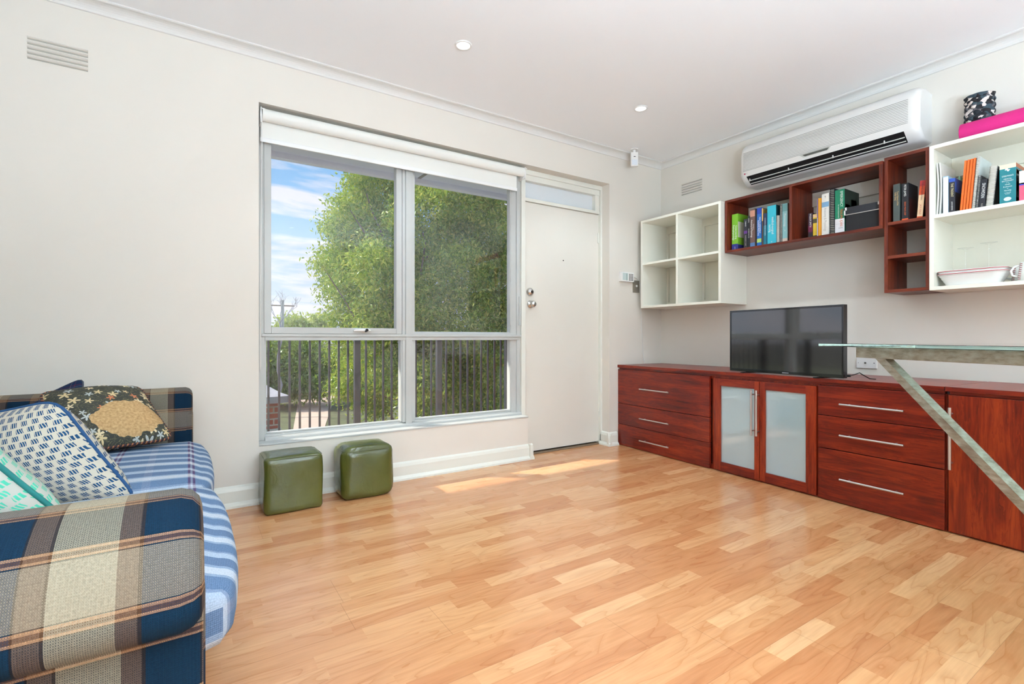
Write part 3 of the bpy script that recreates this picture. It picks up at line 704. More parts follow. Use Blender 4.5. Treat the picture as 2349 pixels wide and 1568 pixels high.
# ------------------------------------------------------------------ books
WHT = simple('print_white', (232, 232, 226), .6); GOLD = simple('print_gold', (206, 170, 110), .5); INK = simple('print_ink', (40, 42, 50), .6); ORG = simple('print_orange', (214, 96, 40), .6)
PAGE = simple('book_pages', (222, 214, 194), .85, noise=.04, nscale=90)
_mc = {}
def cm(rgb, rough=.42):
    k = (rgb, rough)
    if k not in _mc: _mc[k] = simple('cover_%02x%02x%02x' % rgb, rgb, rough, noise=.06, nscale=14)
    return _mc[k]
DOWN, RGT, UP = (0, 0, -1), (0, -1, 0), (0, 0, 1)
def book(name, label, y0, y1, zb, h, depth, rgb, xf=-.26, lean=0.0, group=None, cover=None, bands=(), text=(), cat='book', th=.0022, hollow=True):
    """y0>y1; spine faces -x at xf; lean tilts the top towards +y (radians)"""
    T = thing(name, label, cat, (xf + depth / 2, (y0 + y1) / 2, zb), group=group)
    L = Matrix.Translation((0, y1, zb)) @ Matrix.Rotation(lean, 4, 'X') @ Matrix.Translation((0, -y1, -zb)) if lean <= 0 else Matrix.Translation((0, y0, zb)) @ Matrix.Rotation(lean, 4, 'X') @ Matrix.Translation((0, -y0, -zb))
    c = cm(rgb)
    bm = nbm(); box(bm, (xf, y1, zb), (xf + th, y0, zb + h), .0008, L); box(bm, (xf + th, y1, zb), (xf + depth, y1 + th, zb + h), 0, L); box(bm, (xf + th, y0 - th, zb), (xf + depth, y0, zb + h), 0, L)
    obj('cover', bm, c, T)
    bm = nbm(); box(bm, (xf + th, y1 + th, zb + .003), (xf + depth - .004, y0 - th, zb + h - .003), 0, L); obj('pages', bm, PAGE, T)
    if cover:
        for (fx0, fx1, fz0, fz1, rc) in cover:
            bm = nbm(); box(bm, (xf + depth * fx0, y1 - .0004, zb + h * fz0), (xf + depth * fx1, y1 + .0002, zb + h * fz1), 0, L); obj('cover_picture', bm, cm(rc), T)
    for (f0, f1, rc) in bands:
        bm = nbm(); box(bm, (xf - .0004, y1 + .0004, zb + h * f0), (xf + .0002, y0 - .0004, zb + h * f1), 0, L); obj('spine_band', bm, cm(rc), T)
    for (s, size, fy, fz, mt, mode) in text:
        o = Vector((xf - .0009, y0 + (y1 - y0) * fy, zb + h * fz)); o = L @ o
        R = L.to_3x3()
        if mode == 'D': textobj('title', s, size, o, R @ Vector(DOWN), R @ Vector(RGT), mt, T)
        else: textobj('title', s, size, o, R @ Vector(RGT), R @ Vector(UP), mt, T, align='CENTER')
    return T
ZS = 1.6105
BL = 'books in the left bay of the long red shelf'
book('textbook', 'thick lime green textbook with white title, leftmost in the long red shelf', -.900, -.950, ZS, .275, .20, (118, 176, 40), bands=[(0, .17, (44, 48, 130))], cover=[(.0, .55, .35, .78, (206, 206, 180)), (.0, .8, 0, .15, (40, 42, 110))], group=BL,
     text=[('Understanding', .022, .70, .68, WHT, 'D'), ('Pathophysiology', .022, .28, .70, WHT, 'D'), ('+++', .016, .5, .10, WHT, 'D')])
book('textbook', 'black textbook with a purple band next to the lime green one', -.997, -1.026, ZS, .22, .17, (40, 42, 46), bands=[(.50, .60, (96, 50, 130))], group=BL, text=[('TABBNER', .012, .5, .93, WHT, 'D'), ('NURSING CARE', .014, .5, .45, plasg, 'D')])
book('textbook', 'thin black textbook between the purple banded book and the brown book', -1.029, -1.045, ZS, .238, .17, (30, 31, 34), group=BL, text=[('GENERAL', .010, .5, .93, WHT, 'D'), ('JACOBSEN PRACTICE', .009, .5, .60, WHT, 'D')])
book('textbook', 'brown anatomy textbook with peach picture on its spine', -1.047, -1.085, ZS, .284, .20, (104, 78, 70), bands=[(.80, .96, (196, 140, 116)), (.02, .12, (84, 120, 166))], group=BL, text=[('Anatomy & Physiology', .018, .34, .72, WHT, 'D'), ('Essentials of', .010, .72, .60, WHT, 'D')])
book('textbook', 'narrow near-black book right of the brown anatomy textbook', -1.087, -1.097, ZS, .28, .19, (36, 26, 28), group=BL)
book('textbook', 'bright blue textbook with a lime square near its foot', -1.100, -1.134, ZS, .281, .20, (24, 100, 176), bands=[(.10, .20, (176, 206, 110)), (.84, 1.0, (30, 62, 160))], group=BL, text=[('HEALTH ASSESSMENT', .0155, .68, .76, WHT, 'D'), ('NURSING PRACTICE', .0155, .30, .68, WHT, 'D')])
book('textbook', 'slim tan-topped dark book between the blue and the navy textbooks', -1.137, -1.146, ZS, .272, .18, (84, 66, 56), bands=[(.66, 1.0, (226, 178, 116))], group=BL, cover=[(0, .6, .70, 1, (150, 120, 60))])
book('textbook', 'navy and teal textbook with small white title', -1.149, -1.174, ZS, .232, .18, (34, 52, 84), bands=[(.0, .62, (20, 110, 130))], group=BL, text=[('THE RESEARCH PROCESS IN NURSING', .0095, .5, .86, WHT, 'D')])
book('textbook', 'broad turquoise textbook, widest in the left bay', -1.178, -1.242, ZS, .277, .205, (52, 180, 198), group=BL, cover=[(0, .5, .55, 1, (14, 60, 66))], text=[("medical-surgical", .024, .62, .70, WHT, 'D'), ('nursing', .024, .30, .52, WHT, 'D'), ("Lewis's", .011, .82, .72, INK, 'D'), ('M', .014, .5, .06, WHT, 'U')])
def spiral(name, label, y0, y1, zb, h, depth, rgb, wire, xf=-.262, lean=0.0, group=None, n=34, title=None):
    T = thing(name, label, 'book', (xf + depth / 2, (y0 + y1) / 2, zb), group=group)
    piv = y1 if lean <= 0 else y0
    L = Matrix.Translation((0, piv, zb)) @ Matrix.Rotation(lean, 4, 'X') @ Matrix.Translation((0, -piv, -zb))
    bm = nbm(); box(bm, (xf + .006, y1, zb), (xf + depth, y1 + .0012, zb + h), 0, L); box(bm, (xf + .006, y0 - .0012, zb), (xf + depth, y0, zb + h), 0, L); obj('cover', bm, cm(rgb), T)
    bm = nbm(); box(bm, (xf + .008, y1 + .0014, zb + .002), (xf + depth - .002, y0 - .0014, zb + h - .002), 0, L); obj('pages', bm, PAGE, T)
    bm = nbm(); yc, ry = (y0 + y1) / 2, (y0 - y1) / 2 + .0005
    for i in range(n):
        z = zb + h * (i + .5) / n; rt = h / n * .30
        pts = [L @ Vector((xf + .008 + .010 * math.cos(a), yc + ry * math.sin(a), z + rt * .5 * math.sin(a))) for a in [2 * PI * k / 12 for k in range(12)]]
        tube(bm, pts, rt, 5, closed=True)
    obj('wire_binding', bm, wire, T); 
    if title: textobj('title', title[0], title[1], L @ Vector((xf + .002, y1 - .001, 0)), DOWN, RGT, WHT, T)
    return T
WIREW = simple('white_wire', (214, 208, 200), .4); WIREK = simple('black_wire', (30, 32, 36), .4); WIREG = simple('grey_wire', (150, 152, 152), .35, .6)
spiral('spiral_notebook', 'low spiral bound notebook with pale wire beside the turquoise textbook', -1.244, -1.264, ZS, .198, .17, (60, 56, 58), WIREW, group=BL, n=30)
spiral('spiral_notebook', 'taller thin spiral bound notebook with black cover beside the pale blue textbook', -1.2685, -1.2825, ZS, .273, .19, (24, 24, 26), WIREG, group=BL, n=38)
book('textbook', 'pale blue-green textbook against the shelf divider', -1.286, -1.322, ZS, .270, .20, (140, 190, 192), bands=[(.0, .10, (214, 196, 180)), (.80, .98, (110, 160, 160))], group=BL, cover=[(0, 1, 0, 1, (128, 104, 98))], text=[('Pharmacology', .020, .5, .74, WHT, 'D'), ('&', .014, .5, .30, WHT, 'U')])
BR = 'books in the right bay of the long red shelf'
book('paperback', 'dark purple paperback, first in the right bay', -1.452, -1.480, ZS, .170, .11, (52, 24, 46), bands=[(.0, .2, (30, 24, 30)), (.26, .5, (104, 24, 62))], xf=-.245, group=BR, text=[('WILBUR SMITH', .017, .5, .98, WHT, 'D')])
book('paperback', 'yellow paperback with a dark patch', -1.482, -1.508, ZS, .158, .11, (206, 170, 44), bands=[(.86, .98, (220, 200, 150)), (.62, .80, (74, 70, 40)), (.0, .10, (60, 60, 34))], xf=-.245, group=BR, text=[('CAVE', .012, .5, .92, ORG, 'U')])
book('booklet', 'very thin purple and white booklet', -1.510, -1.515, ZS, .255, .19, (150, 120, 150), bands=[(0, .5, (216, 204, 214))], xf=-.25, th=.001, group=BR)
book('envelope', 'large yellow-orange envelope standing between books', -1.518, -1.541, ZS, .256, .21, (230, 158, 36), xf=-.25, group=BR, cat='envelope', cover=[(0, .3, .78, .98, (214, 140, 28))])
book('textbook', 'white textbook with thin grey title and a blue picture', -1.544, -1.588, ZS, .276, .20, (226, 222, 212), bands=[(.68, .80, (120, 160, 190))], group=BR, text=[('Anatomy & Physiology', .021, .5, .66, plasg, 'D'), ('T', .02, .5, .91, INK, 'U'), (':', .012, .5, .05, ORG, 'U')])
spiral('comb_bound_book', 'tall black comb bound book beside the white textbook', -1.594, -1.619, ZS, .298, .20, (26, 30, 34), WIREK, group=BR, n=26)
book('textbook', 'thick green textbook with white foot, tilted in front of the grey back', -1.624, -1.680, ZS, .280, .20, (20, 122, 88), bands=[(0, .335, (224, 222, 222)), (.215, .222, (150, 40, 60))], group=BR, cover=[(0, 1, .3, 1, (24, 42, 34)), (.05, .35, .36, .66, (96, 78, 44)), (.45, .85, .4, .8, (46, 34, 32))], text=[('EMERGENCY', .022, .68, .96, WHT, 'D'), ('TRAUMA CARE', .021, .66, .555, ORG, 'D'), ('for nurses and paramedics', .010, .38, .66, WHT, 'D'), ('Curtis', .009, .6, .28, ORG, 'U'), ('ELSEVIER', .008, .6, .12, INK, 'U')])
# black storage box with lid
T = thing('storage_box', 'black cardboard storage box with silver corners in the long red shelf', 'box', (-.17, -1.78, ZS))
obj('box_body', box(nbm(), (-.268, -1.874, ZS), (-.06, -1.690, ZS + .118), .001), blackm, T)
obj('lid', box(nbm(), (-.274, -1.879, ZS + .106), (-.055, -1.684, ZS + .152), .0015), simple('lid_black', (34, 36, 42), .6), T)
bm = nbm(); box(bm, (-.2752, -1.8795, ZS + .104), (-.2738, -1.6835, ZS + .108)); obj('lid_edge', bm, simple('silver_edge', (206, 202, 196), .35, .5), T)
for yy in (-1.684, -1.866):
    bm = nbm(); box(bm, (-.276, yy - .014, ZS + .134), (-.262, yy + .001 if yy > -1.7 else yy - .0, ZS + .1535), .001); box(bm, (-.276, (yy - .006) if yy > -1.7 else yy - .014, ZS + .108), (-.262, (yy + .001) if yy > -1.7 else yy - .008, ZS + .1535), .001); obj('corner_clip', bm, plastic, T)
# narrow tall shelf, top compartment
ZT = 1.6245; BT = 'novels in the top compartment of the narrow shelf'
book('novel', 'grey-green hardback novel with gold script, leftmost of the narrow shelf', -1.940, -1.972, ZT, .222, .15, (72, 80, 76), xf=-.262, group=BT, text=[('True History of the', .013, .70, .80, GOLD, 'D'), ('Kelly Gang', .013, .36, .78, GOLD, 'D')])
book('novel', 'black novel with white and orange lettering in the narrow shelf', -1.982, -2.014, ZT, .216, .14, (28, 30, 34), xf=-.262, group=BT, bands=[(0, .05, (206, 84, 40))], text=[('PETER JAMES', .015, .5, .96, WHT, 'D'), ("DEAD MAN'S GRIP", .012, .5, .50, ORG, 'D')], cover=[(.1, .9, .05, .6, (60, 24, 20))])
book('novel', 'leaning red and orange novel at the right of the narrow shelf', -2.053, -2.080, ZT, .212, .14, (206, 74, 30), xf=-.262, lean=.075, group=BT, bands=[(.05, .62, (226, 190, 150)), (.85, 1, (170, 40, 40))], text=[('THE NINETEENTH MAN', .012, .5, .96, INK, 'D'), ('JACK KERLEY', .012, .5, .36, cm((176, 40, 50)), 'D')], cover=[(0, 1, 0, 1, (60, 30, 16)), (0, 1, .55, .62, (190, 110, 40)), (0, 1, .32, .38, (160, 90, 40))])
# white shelf, upper compartment
BW = 'books and folders in the upper compartment of the white shelf'; ZW = 1.6225
for k, (yy, lab) in enumerate(((-2.1445, 'sheaf of loose white papers against the left side of the white shelf'), (-2.157, 'second sheaf of printed papers standing beside the first in the white shelf'))):
    T = thing('paper_sheaf', lab, 'papers', (-.15, yy, ZW), group=BW)
    bm = nbm(); n = 9
    vs = []
    for i in range(n + 1):
        z = ZW + .288 * i / n; dy = -.006 * math.sin(PI * i / n)
        vs.append([bm.verts.new((x, yy + dy + e, z)) for x in (-.272, -.04) for e in (0, -.006)])
    for A, B in zip(vs, vs[1:]):
        for a, b in ((0, 1), (1, 3), (3, 2), (2, 0)): bm.faces.new((A[a], A[b], B[b], B[a]))
    bm.faces.new((vs[0][0], vs[0][2], vs[0][3], vs[0][1])); bm.faces.new((vs[-1][0], vs[-1][1], vs[-1][3], vs[-1][2]))
    obj('sheets', bm, cm((222, 220, 212)), T)
    if k:
        bm = nbm()
        for z in (1.80, 1.745, 1.64): box(bm, (-.26, yy - .0135, z), (-.12, yy - .0125, z + .004))
        obj('printed_rule', bm, INK, T)
book('file_box', 'pale blue slim file with white spine in the white shelf', -2.174, -2.197, ZW, .205, .20, (150, 190, 216), xf=-.272, group=BW, cat='file', bands=[(0, .98, (226, 226, 232))])
book('paperback', 'black and blue paperback with cream lettering in the white shelf', -2.200, -2.225, ZW, .186, .12, (34, 36, 44), xf=-.272, group=BW, bands=[(.90, 1, (50, 84, 170))], cover=[(0, 1, .6, 1, (40, 70, 140)), (0, 1, 0, .6, (20, 20, 24))], text=[('THE TRIDENT', .015, .5, .86, cm((220, 210, 160)), 'D'), ('JASON REDMAN', .008, .5, .32, WHT, 'D')])
book('paperback', 'thin pale green book rising behind the black and blue paperback', -2.2045, -2.213, ZW, .222, .07, (150, 196, 166), xf=-.142, group=BW)
for k in range(4):
    y0 = -2.2445 - .0122 * k
    T = book('folder', ['orange folder leaning left, leftmost of four orange folders', 'orange folder leaning left, second of four orange folders', 'orange folder leaning left, third of four orange folders', 'orange folder leaning left, rightmost of four beside a white spiral'][k], y0, y0 - .0095, ZW, .268 + .001 * k, .22, (226, 98, 28), xf=-.272, lean=.075, group='orange folders', cat='folder', th=.001)
spiral('spiral_notebook', 'white spiral notebook leaning against the orange folders', -2.294, -2.304, ZW, .276, .21, (206, 216, 214), WIREW, xf=-.276, lean=.078, group=BW, n=44)
spiral('comb_bound_book', 'grey comb bound booklet leaning left of the black book with white title', -2.3098, -2.3168, ZW, .174, .15, (60, 60, 64), WIREG, xf=-.276, lean=.075, group=BW, n=24)
book('paperback', 'black paperback with large white title, leaning in the white shelf', -2.320, -2.344, ZW, .150, .12, (26, 28, 36), xf=-.272, lean=.075, group=BW, text=[('SNOWDEN', .019, .5, .86, WHT, 'D'), ('FILES', .010, .5, .16, plasg, 'D')])
spiral('spiral_notebook', 'thick black notebook with white wire spine, leaning in the white shelf', -2.348, -2.375, ZW, .208, .20, (24, 26, 28), WIREW, xf=-.276, lean=.085, group=BW, n=30)
T = book('dictionary', 'very thick teal medical dictionary in the white shelf', -2.401, -2.462, ZW, .200, .20, (20, 116, 124), xf=-.272, group=BW, bands=[(.89, 1, (218, 206, 180))], cover=[(0, 1, 0, .86, (22, 30, 26)), (0, 1, .9, 1, (170, 90, 50)), (.05, .5, .74, .84, (190, 160, 50)), (.05, .4, .3, .55, (96, 96, 130)), (0, .3, .0, .14, (190, 80, 40))],
     text=[("STEDMAN'S", .0105, .5, .70, WHT, 'U'), ('MEDICAL', .009, .5, .625, WHT, 'U'), ('DICTIONARY', .009, .5, .575, WHT, 'U'), ('for the', .005, .5, .53, WHT, 'U'), ('Health', .009, .5, .485, WHT, 'U'), ('Professions', .009, .5, .43, WHT, 'U'), ('and', .005, .5, .385, WHT, 'U'), ('Nursing', .010, .5, .335, WHT, 'U'), ('ILLUSTRATED', .005, .5, .275, WHT, 'U'), ('5th Edition', .005, .5, .245, WHT, 'U')])
bm = nbm(); cyl(bm, (-.2715, -2.431, 1.646), (-.2728, -2.431, 1.646), .014, 24); bmesh.ops.scale(bm, vec=(1, 1, .7), space=Matrix.Translation((0, 2.431, -1.646)), verts=bm.verts); obj('seal', bm, cm((206, 216, 214)), T)
bm = nbm(); prism(bm, [(-2.424, 1.803), (-2.433, 1.800), (-2.432, 1.796), (-2.441, 1.794), (-2.434, 1.785), (-2.429, 1.788), (-2.430, 1.792), (-2.421, 1.793)], 0, -.2728, -.2715); obj('emblem', bm, WHT, T)
book('textbook', 'white topped pink textbook at the right of the teal dictionary', -2.474, -2.510, ZW, .150, .17, (214, 84, 110), xf=-.278, group=BW, bands=[(.56, 1, (232, 224, 220)), (.52, .56, (60, 70, 170)), (.56, .60, (236, 170, 60))])

# ------------------------------------------------------------------ dishes and glasses
cer = simple('white_ceramic', (238, 236, 232), .14, spec=.6); red = simple('red_glaze', (168, 44, 54), .2)
def rrect(cx, cy, hx, hy, r, n=6):
    pts = []
    for (sx, sy, a0) in ((1, 1, 0), (-1, 1, PI / 2), (-1, -1, PI), (1, -1, 3 * PI / 2)):
        for i in range(n + 1):
            a = a0 + PI / 2 * i / n; pts.append((cx + sx * (hx - r) + r * math.cos(a), cy + sy * (hy - r) + r * math.sin(a)))
    return pts
def loft(bm, levels, smooth=True, capb=True):
    rings = [[bm.verts.new((x, y, z)) for x, y in pts] for pts, z in levels]; n = len(rings[0])
    for A, B in zip(rings, rings[1:]):
        for k in range(n): bm.faces.new((A[k], A[(k + 1) % n], B[(k + 1) % n], B[k])).smooth = smooth
    if capb: bm.faces.new(rings[0][::-1])
    return rings
def dish(label, z0, dz, grow, ribs):
    cx, cy = -.205, -2.285
    T = thing('baking_dish', label, 'dish', (cx, cy, z0), group='stacked oven dishes')
    bm = nbm(); lv = [(rrect(cx, cy, .055, .108, .035), z0)]
    N = 8
    for i in range(1, N + 1):
        f = i / N; k = .0012 * (1 if i % 2 else -1) if ribs else 0
        lv.append((rrect(cx, cy, .055 + .026 * f * grow + k, .108 + .030 * f * grow + k, .035 + .012 * f), z0 + dz * f))
    lv.append((rrect(cx, cy, .084, .142, .048), z0 + dz + .001)); lv.append((rrect(cx, cy, .084, .142, .048), z0 + dz + .008)); lv.append((rrect(cx, cy, .076, .134, .044), z0 + dz + .008))
    lv.append((rrect(cx, cy, .050, .103, .033), z0 + .007))
    R = loft(bm, lv); bm.faces.new(R[-1]); obj('dish_bowl', bm, cer, T)
    bm = nbm(); tube(bm, [(x, y, z0 + dz + .0045) for x, y in rrect(cx, cy, .0842, .1422, .048)], .0018, 6, closed=True); obj('red_line', bm, red, T)
dish('white ribbed oven dish with a thin red line, lower of the two stacked', 1.2265, .058, 1, True)
dish('white oven dish with a thin red line, upper of the two stacked', 1.243, .056, 1, False)
for k, (x, y, h, lab) in enumerate(((-.062, -2.215, .225, 'clear stemmed glass upside down behind the oven dishes, left one'), (-.060, -2.312, .240, 'clear stemmed glass upside down behind the oven dishes, right one'))):
    bm = nbm(); z0 = 1.226
    lathe(bm, [(.036, z0), (.041, z0 + .03), (.040, z0 + .055), (.030, z0 + .08), (.012, z0 + .098), (.0045, z0 + .108), (.0038, z0 + .14), (.0038, z0 + h - .02), (.006, z0 + h - .010), (.020, z0 + h - .004), (.036, z0 + h - .001), (.036, z0 + h), (.001, z0 + h)], (x, y, 0), 32)
    own(tag(obj('wine_glass', bm, clearg), lab, 'glass', 'upside down stemmed glasses'), (x, y, z0))
def mug(x, y, lab):
    T = thing('mug', lab, 'mug', (x, y, 1.2265), group='red striped mugs')
    bm = nbm(); r0, r1, h = .046, .036, .094
    lathe(bm, [(.001, 0), (.04, 0), (r0, .004), (r1, h), (r1 - .004, h), (r0 - .006, .01), (.001, .01)], (x, y, 1.2265), 32); obj('mug_body', bm, cer, T)
    bm = nbm()
    for i in range(9):
        z = .008 + i * .0095; r = r0 + (r1 - r0) * z / h + .0006
        prof = [(r, z), (r + .0004, z + .0012), (r - .0002, z + .003)]
        c = Vector((x, y, 1.2265)); seg = 40
        for k in range(seg):
            a, b = 2 * PI * k / seg, 2 * PI * (k + 1) / seg
            if 2.45 < (a + b) / 2 < 2.95: continue
            q = [c + Vector((rr * math.cos(t_), rr * math.sin(t_), zz)) for rr, zz, t_ in ((r, z, a), (r, z, b), (r - .0003, z + .003, b), (r - .0003, z + .003, a))]
            bm.faces.new([bm.verts.new(v) for v in q])
    obj('red_stripe', bm, red, T)
    bm = nbm(); tube(bm, [(x - .006, y + .043, 1.25), (x - .012, y + .062, 1.258), (x - .014, y + .066, 1.28), (x - .01, y + .055, 1.30), (x - .005, y + .037, 1.305)], .005, 8); obj('mug_handle', bm, cer, T)
mug(-.235, -2.505, 'white mug with red stripes at the right of the oven dishes')
mug(-.10, -2.455, 'white mug with red stripes behind the oven dishes')

# ------------------------------------------------------------------ things on top of the white shelf
pink = simple('pink_foam', (206, 30, 118), .75, bump=.3, bscale=300)
T = thing('yoga_mat', 'rolled pink exercise mat on top of the white shelf', 'mat', (-.205, -2.55, 2.057))
bm = nbm(); cyl(bm, (-.205, -2.236, 2.057), (-.205, -2.86, 2.057), .0505, 36)
o = obj('rolled_mat', bm, pink, T); 
bm = nbm(); sp = []
for i in range(60):
    a = i * .5; r = .006 + .0445 * i / 60; sp.append((-.205 + r * math.cos(a), -2.2355, 2.057 + r * math.sin(a)))
tube(bm, sp, .0012, 4); obj('roll_spiral', bm, simple('dark_pink', (140, 16, 80), .8), T)
bm = nbm(); box(bm, (-.20, -2.222, 2.0065), (-.14, -2.165, 2.028), .006); box(bm, (-.19, -2.165, 2.0065), (-.16, -2.135, 2.012), .002); own(tag(obj('strap_buckle', bm, black), 'small black buckle lying left of the pink mat', 'buckle'), (-.17, -2.19, 2.0065))
def m_camo():
    m, t, b = newmat('knotted_fabric'); p = t.coord()
    vo = t.node('ShaderNodeTexVoronoi'); pw_ = t.vm('ADD', t.vm('MULTIPLY', p, (1, 1, 1.25)), t.vm('MULTIPLY', t.comb(t.noise(p, 40, 1), t.noise(p, 37, 1), t.noise(p, 43, 1)), (.012, .012, .012)))
    t.put(vo.inputs['Vector'], pw_); vo.inputs['Scale'].default_value = 52
    t.put(b.inputs['Base Color'], t.ramp(t.sep(vo.outputs['Color'])[0], [(0, lin((30, 28, 32))), (.30, lin((58, 74, 82))), (.48, lin((226, 214, 206))), (.76, lin((96, 92, 96))), (.86, lin((34, 38, 44)))], 'CONSTANT'))
    t.put(b.inputs['Normal'], t.bump(t.m('SUBTRACT', 1.0, vo.outputs['Distance']), .8, .01))
    b.inputs['Roughness'].default_value = .85; return m
bm = nbm(); bx, by = -.085, -2.28; prof = []
for i in range(73):
    f = i / 72; z = 2.0065 + .272 * f; prof.append((.058 + .0065 * abs(math.sin(f * PI * 8.5)), z))
prof += [(.052, 2.2785), (.050, 2.262), (.05, 2.02), (.001, 2.02)]
lathe(bm, prof, (bx, by, 0), 40, None)
for v in bm.verts:
    dx, dy = v.co.x - bx, v.co.y - by; a = math.atan2(dy, dx); k = 1 + .035 * math.sin(a * 9 + v.co.z * 40); v.co.x = bx + dx * k; v.co.y = by + dy * k
own(tag(obj('fabric_basket', bm, m_camo()), 'black and white knotted fabric basket on top of the white shelf behind the pink mat', 'basket'), (bx, by, 2.0065))

# ------------------------------------------------------------------ air conditioner
acp = simple('ac_plastic', (232, 229, 224), .32, spec=.5); acd = simple('ac_dark', (14, 14, 16), .6)
AC = thing('air_conditioner', 'white split system air conditioner on the wall above the long red shelf', 'air conditioner', (0, -1.485, 2.09))
ya, yb = -.925, -2.045
prof = [(0, 2.425), (-.10, 2.428), (-.155, 2.418), (-.188, 2.392), (-.203, 2.345), (-.205, 2.28), (-.205, 2.178), (-.196, 2.166), (-.196, 2.1655), (-.130, 2.112), (-.118, 2.106), (-.10, 2.104), (0, 2.104)]
bm = nbm(); st = [(0, .06), (.006, .035), (.016, .016), (.032, .004), (.05, 0)]
rings = []; W = ya - yb
cx0, cz0 = -.0, 2.255
def ring(y, ins): 
    R = []
    for x, z in prof:
        xx = x * (1 - ins * 2.2) if x < 0 else x; zz = cz0 + (z - cz0) * (1 - ins * 1.6); R.append(bm.verts.new((xx, y, zz)))
    return R
sts = [(ya - o, i) for o, i in st] + [(yb + o, i) for o, i in st[::-1]]
rings = [ring(y, i) for y, i in sts]
for A, B in zip(rings, rings[1:]):
    for k in range(len(A) - 1): bm.faces.new((A[k], A[k + 1], B[k + 1], B[k])).smooth = True
bm.faces.new(rings[0]); bm.faces.new(rings[-1][::-1])
obj('casing', bm, acp, AC)
bm = nbm(); 
for i in range(15):
    z = 2.345 - i * .0098; x = -.2055 if z < 2.335 else -.2045
    box(bm, (x - .0012, yb + .052, z - .0011), (x + .002, ya - .035, z + .0011))
obj('intake_grille', bm, simple('grille_groove', (150, 146, 140), .6), AC)
# outlet: dark slot with vanes
def slotpt(f, off=0): # f 0 (front top) .. 1 (bottom rear) along slanted face
    a, b = Vector((-.197, 0, 2.167)), Vector((-.128, 0, 2.111)); nrm = Vector((-.63, 0, -.777)); return a.lerp(b, f) + nrm * off
p = [slotpt(0, .0015), slotpt(.93, .0015), slotpt(.93, -.002), slotpt(0, -.002)]
bm = nbm(); prism(bm, [(q_.x, q_.z) for q_ in p], 1, yb + .075, ya - .055); slot = obj('air_outlet', bm, acd, AC)
for f in (.42, .74):
    p = [slotpt(f, .007), slotpt(f + .05, .007), slotpt(f + .05, .001), slotpt(f, .001)]
    bm = nbm(); prism(bm, [(q_.x, q_.z) for q_ in p], 1, yb + .08, ya - .06); obj('louvre_blade', bm, acp, slot)
bm = nbm()
for i in range(4):
    y = ya - .07 - i * .29; c = slotpt(.34, .005); box(bm, (c.x - .003, y - .003, c.z - .012), (c.x + .003, y + .003, c.z + .008))
obj('blade_pin', bm, acp, slot)
bm = nbm(); p = [(-1.375, 2.205), (-1.575, 2.205), (-1.56, 2.183), (-1.40, 2.183)]
prism(bm, p, 0, -.2072, -.204); dp = obj('display_panel', bm, simple('display_grey', (196, 196, 186), .35), AC)
bm = nbm(); prism(bm, [(-1.395, 2.201), (-1.565, 2.201), (-1.553, 2.187), (-1.412, 2.187)], 0, -.2078, -.2068); obj('display_window', bm, simple('smoked_display', (78, 78, 72), .25), dp)
bm = nbm(); box(bm, (-.2058, yb + .06, 2.212), (-.204, ya - .03, 2.2135)); obj('panel_seam', bm, simple('seam_grey', (190, 187, 182), .5), AC)
bm = nbm(); cyl(bm, (-.2045, -.972, 2.187), (-.2068, -.972, 2.187), .0058, 20); obj('logo_disc', bm, simple('logo_red', (176, 40, 84), .4), AC)
textobj('logo_letters', 'LG', .013, (-.2066, -.981, 2.187), RGT, UP, simple('logo_grey', (170, 170, 172), .4), AC)

# ------------------------------------------------------------------ small wall fittings
T = thing('alarm_keypad', 'white alarm keypad on the wall between door and cube shelf', 'keypad', (-.47, 0, 1.485))
obj('keypad_case', box(nbm(), (-.556, -.028, 1.442), (-.392, 0, 1.527), .005), plastic, T)
obj('label_panel', box(nbm(), (-.535, -.0287, 1.455), (-.470, -.0275, 1.517)), simple('keypad_label', (200, 212, 208), .5), T)
km = simple('key_dark', (86, 78, 68), .5); kk = simple('key_black', (34, 30, 28), .5); kg = simple('key_green', (120, 140, 134), .5)
for r in range(5):
    for c in range(3):
        x = -.455 + c * .0185; z = 1.508 - r * .0125
        obj('key', box(nbm(), (x, -.0300, z - .004), (x + .011, -.0275, z + .004), .001), kk if r == 4 else km, T)
    x = -.478; z = 1.508 - r * .0125
    obj('key', box(nbm(), (x - .012, -.0300, z - .004), (x - .004, -.0275, z + .004), .001), kg, T)
T = thing('light_switch', 'grey metal light switch with a white button below the keypad', 'light switch', (-.345, 0, 1.405))
obj('switch_plate', box(nbm(), (-.383, -.012, 1.354), (-.306, 0, 1.462), .002), simple('switch_metal', (158, 150, 138), .35, .6), T)
bm = nbm(); cyl(bm, (-.343, -.011, 1.412), (-.343, -.016, 1.412), .010, 24); obj('push_button', bm, plastic, T)
bm = nbm(); tube(bm, [(-.392, -.012, 1.497), (-.35, -.006, 1.488), (-.31, -.005, 1.472), (-.292, -.005, 1.44), (-.283, -.004, 1.36), (-.277, -.004, 1.2), (-.27, -.004, 1.05), (-.262, -.005, .95), (-.26, -.01, .85), (-.262, -.02, .78), (-.262, -.028, .707)], .0022, 6)
own(tag(obj('cord', bm, plastic), 'thin white cord hanging from keypad to cabinet behind the cube shelf', 'cord'), (-.27, -.004, 1.2))
T = thing('wall_outlet', 'white antenna wall plate with a screw socket behind the glass table', 'wall outlet', (0, -1.704, .776))
obj('outlet_plate', box(nbm(), (-.011, -1.763, .740), (0, -1.645, .812), .003), plastic, T)
bm = nbm(); cyl(bm, (-.011, -1.700, .776), (-.019, -1.700, .776), .0055, 14); obj('socket', bm, chrome, T)
bm = nbm(); cyl(bm, (-.0105, -1.748, .776), (-.0118, -1.748, .776), .003, 10); cyl(bm, (-.0105, -1.657, .776), (-.0118, -1.657, .776), .002, 10); obj('plate_screw', bm, blackm, T)
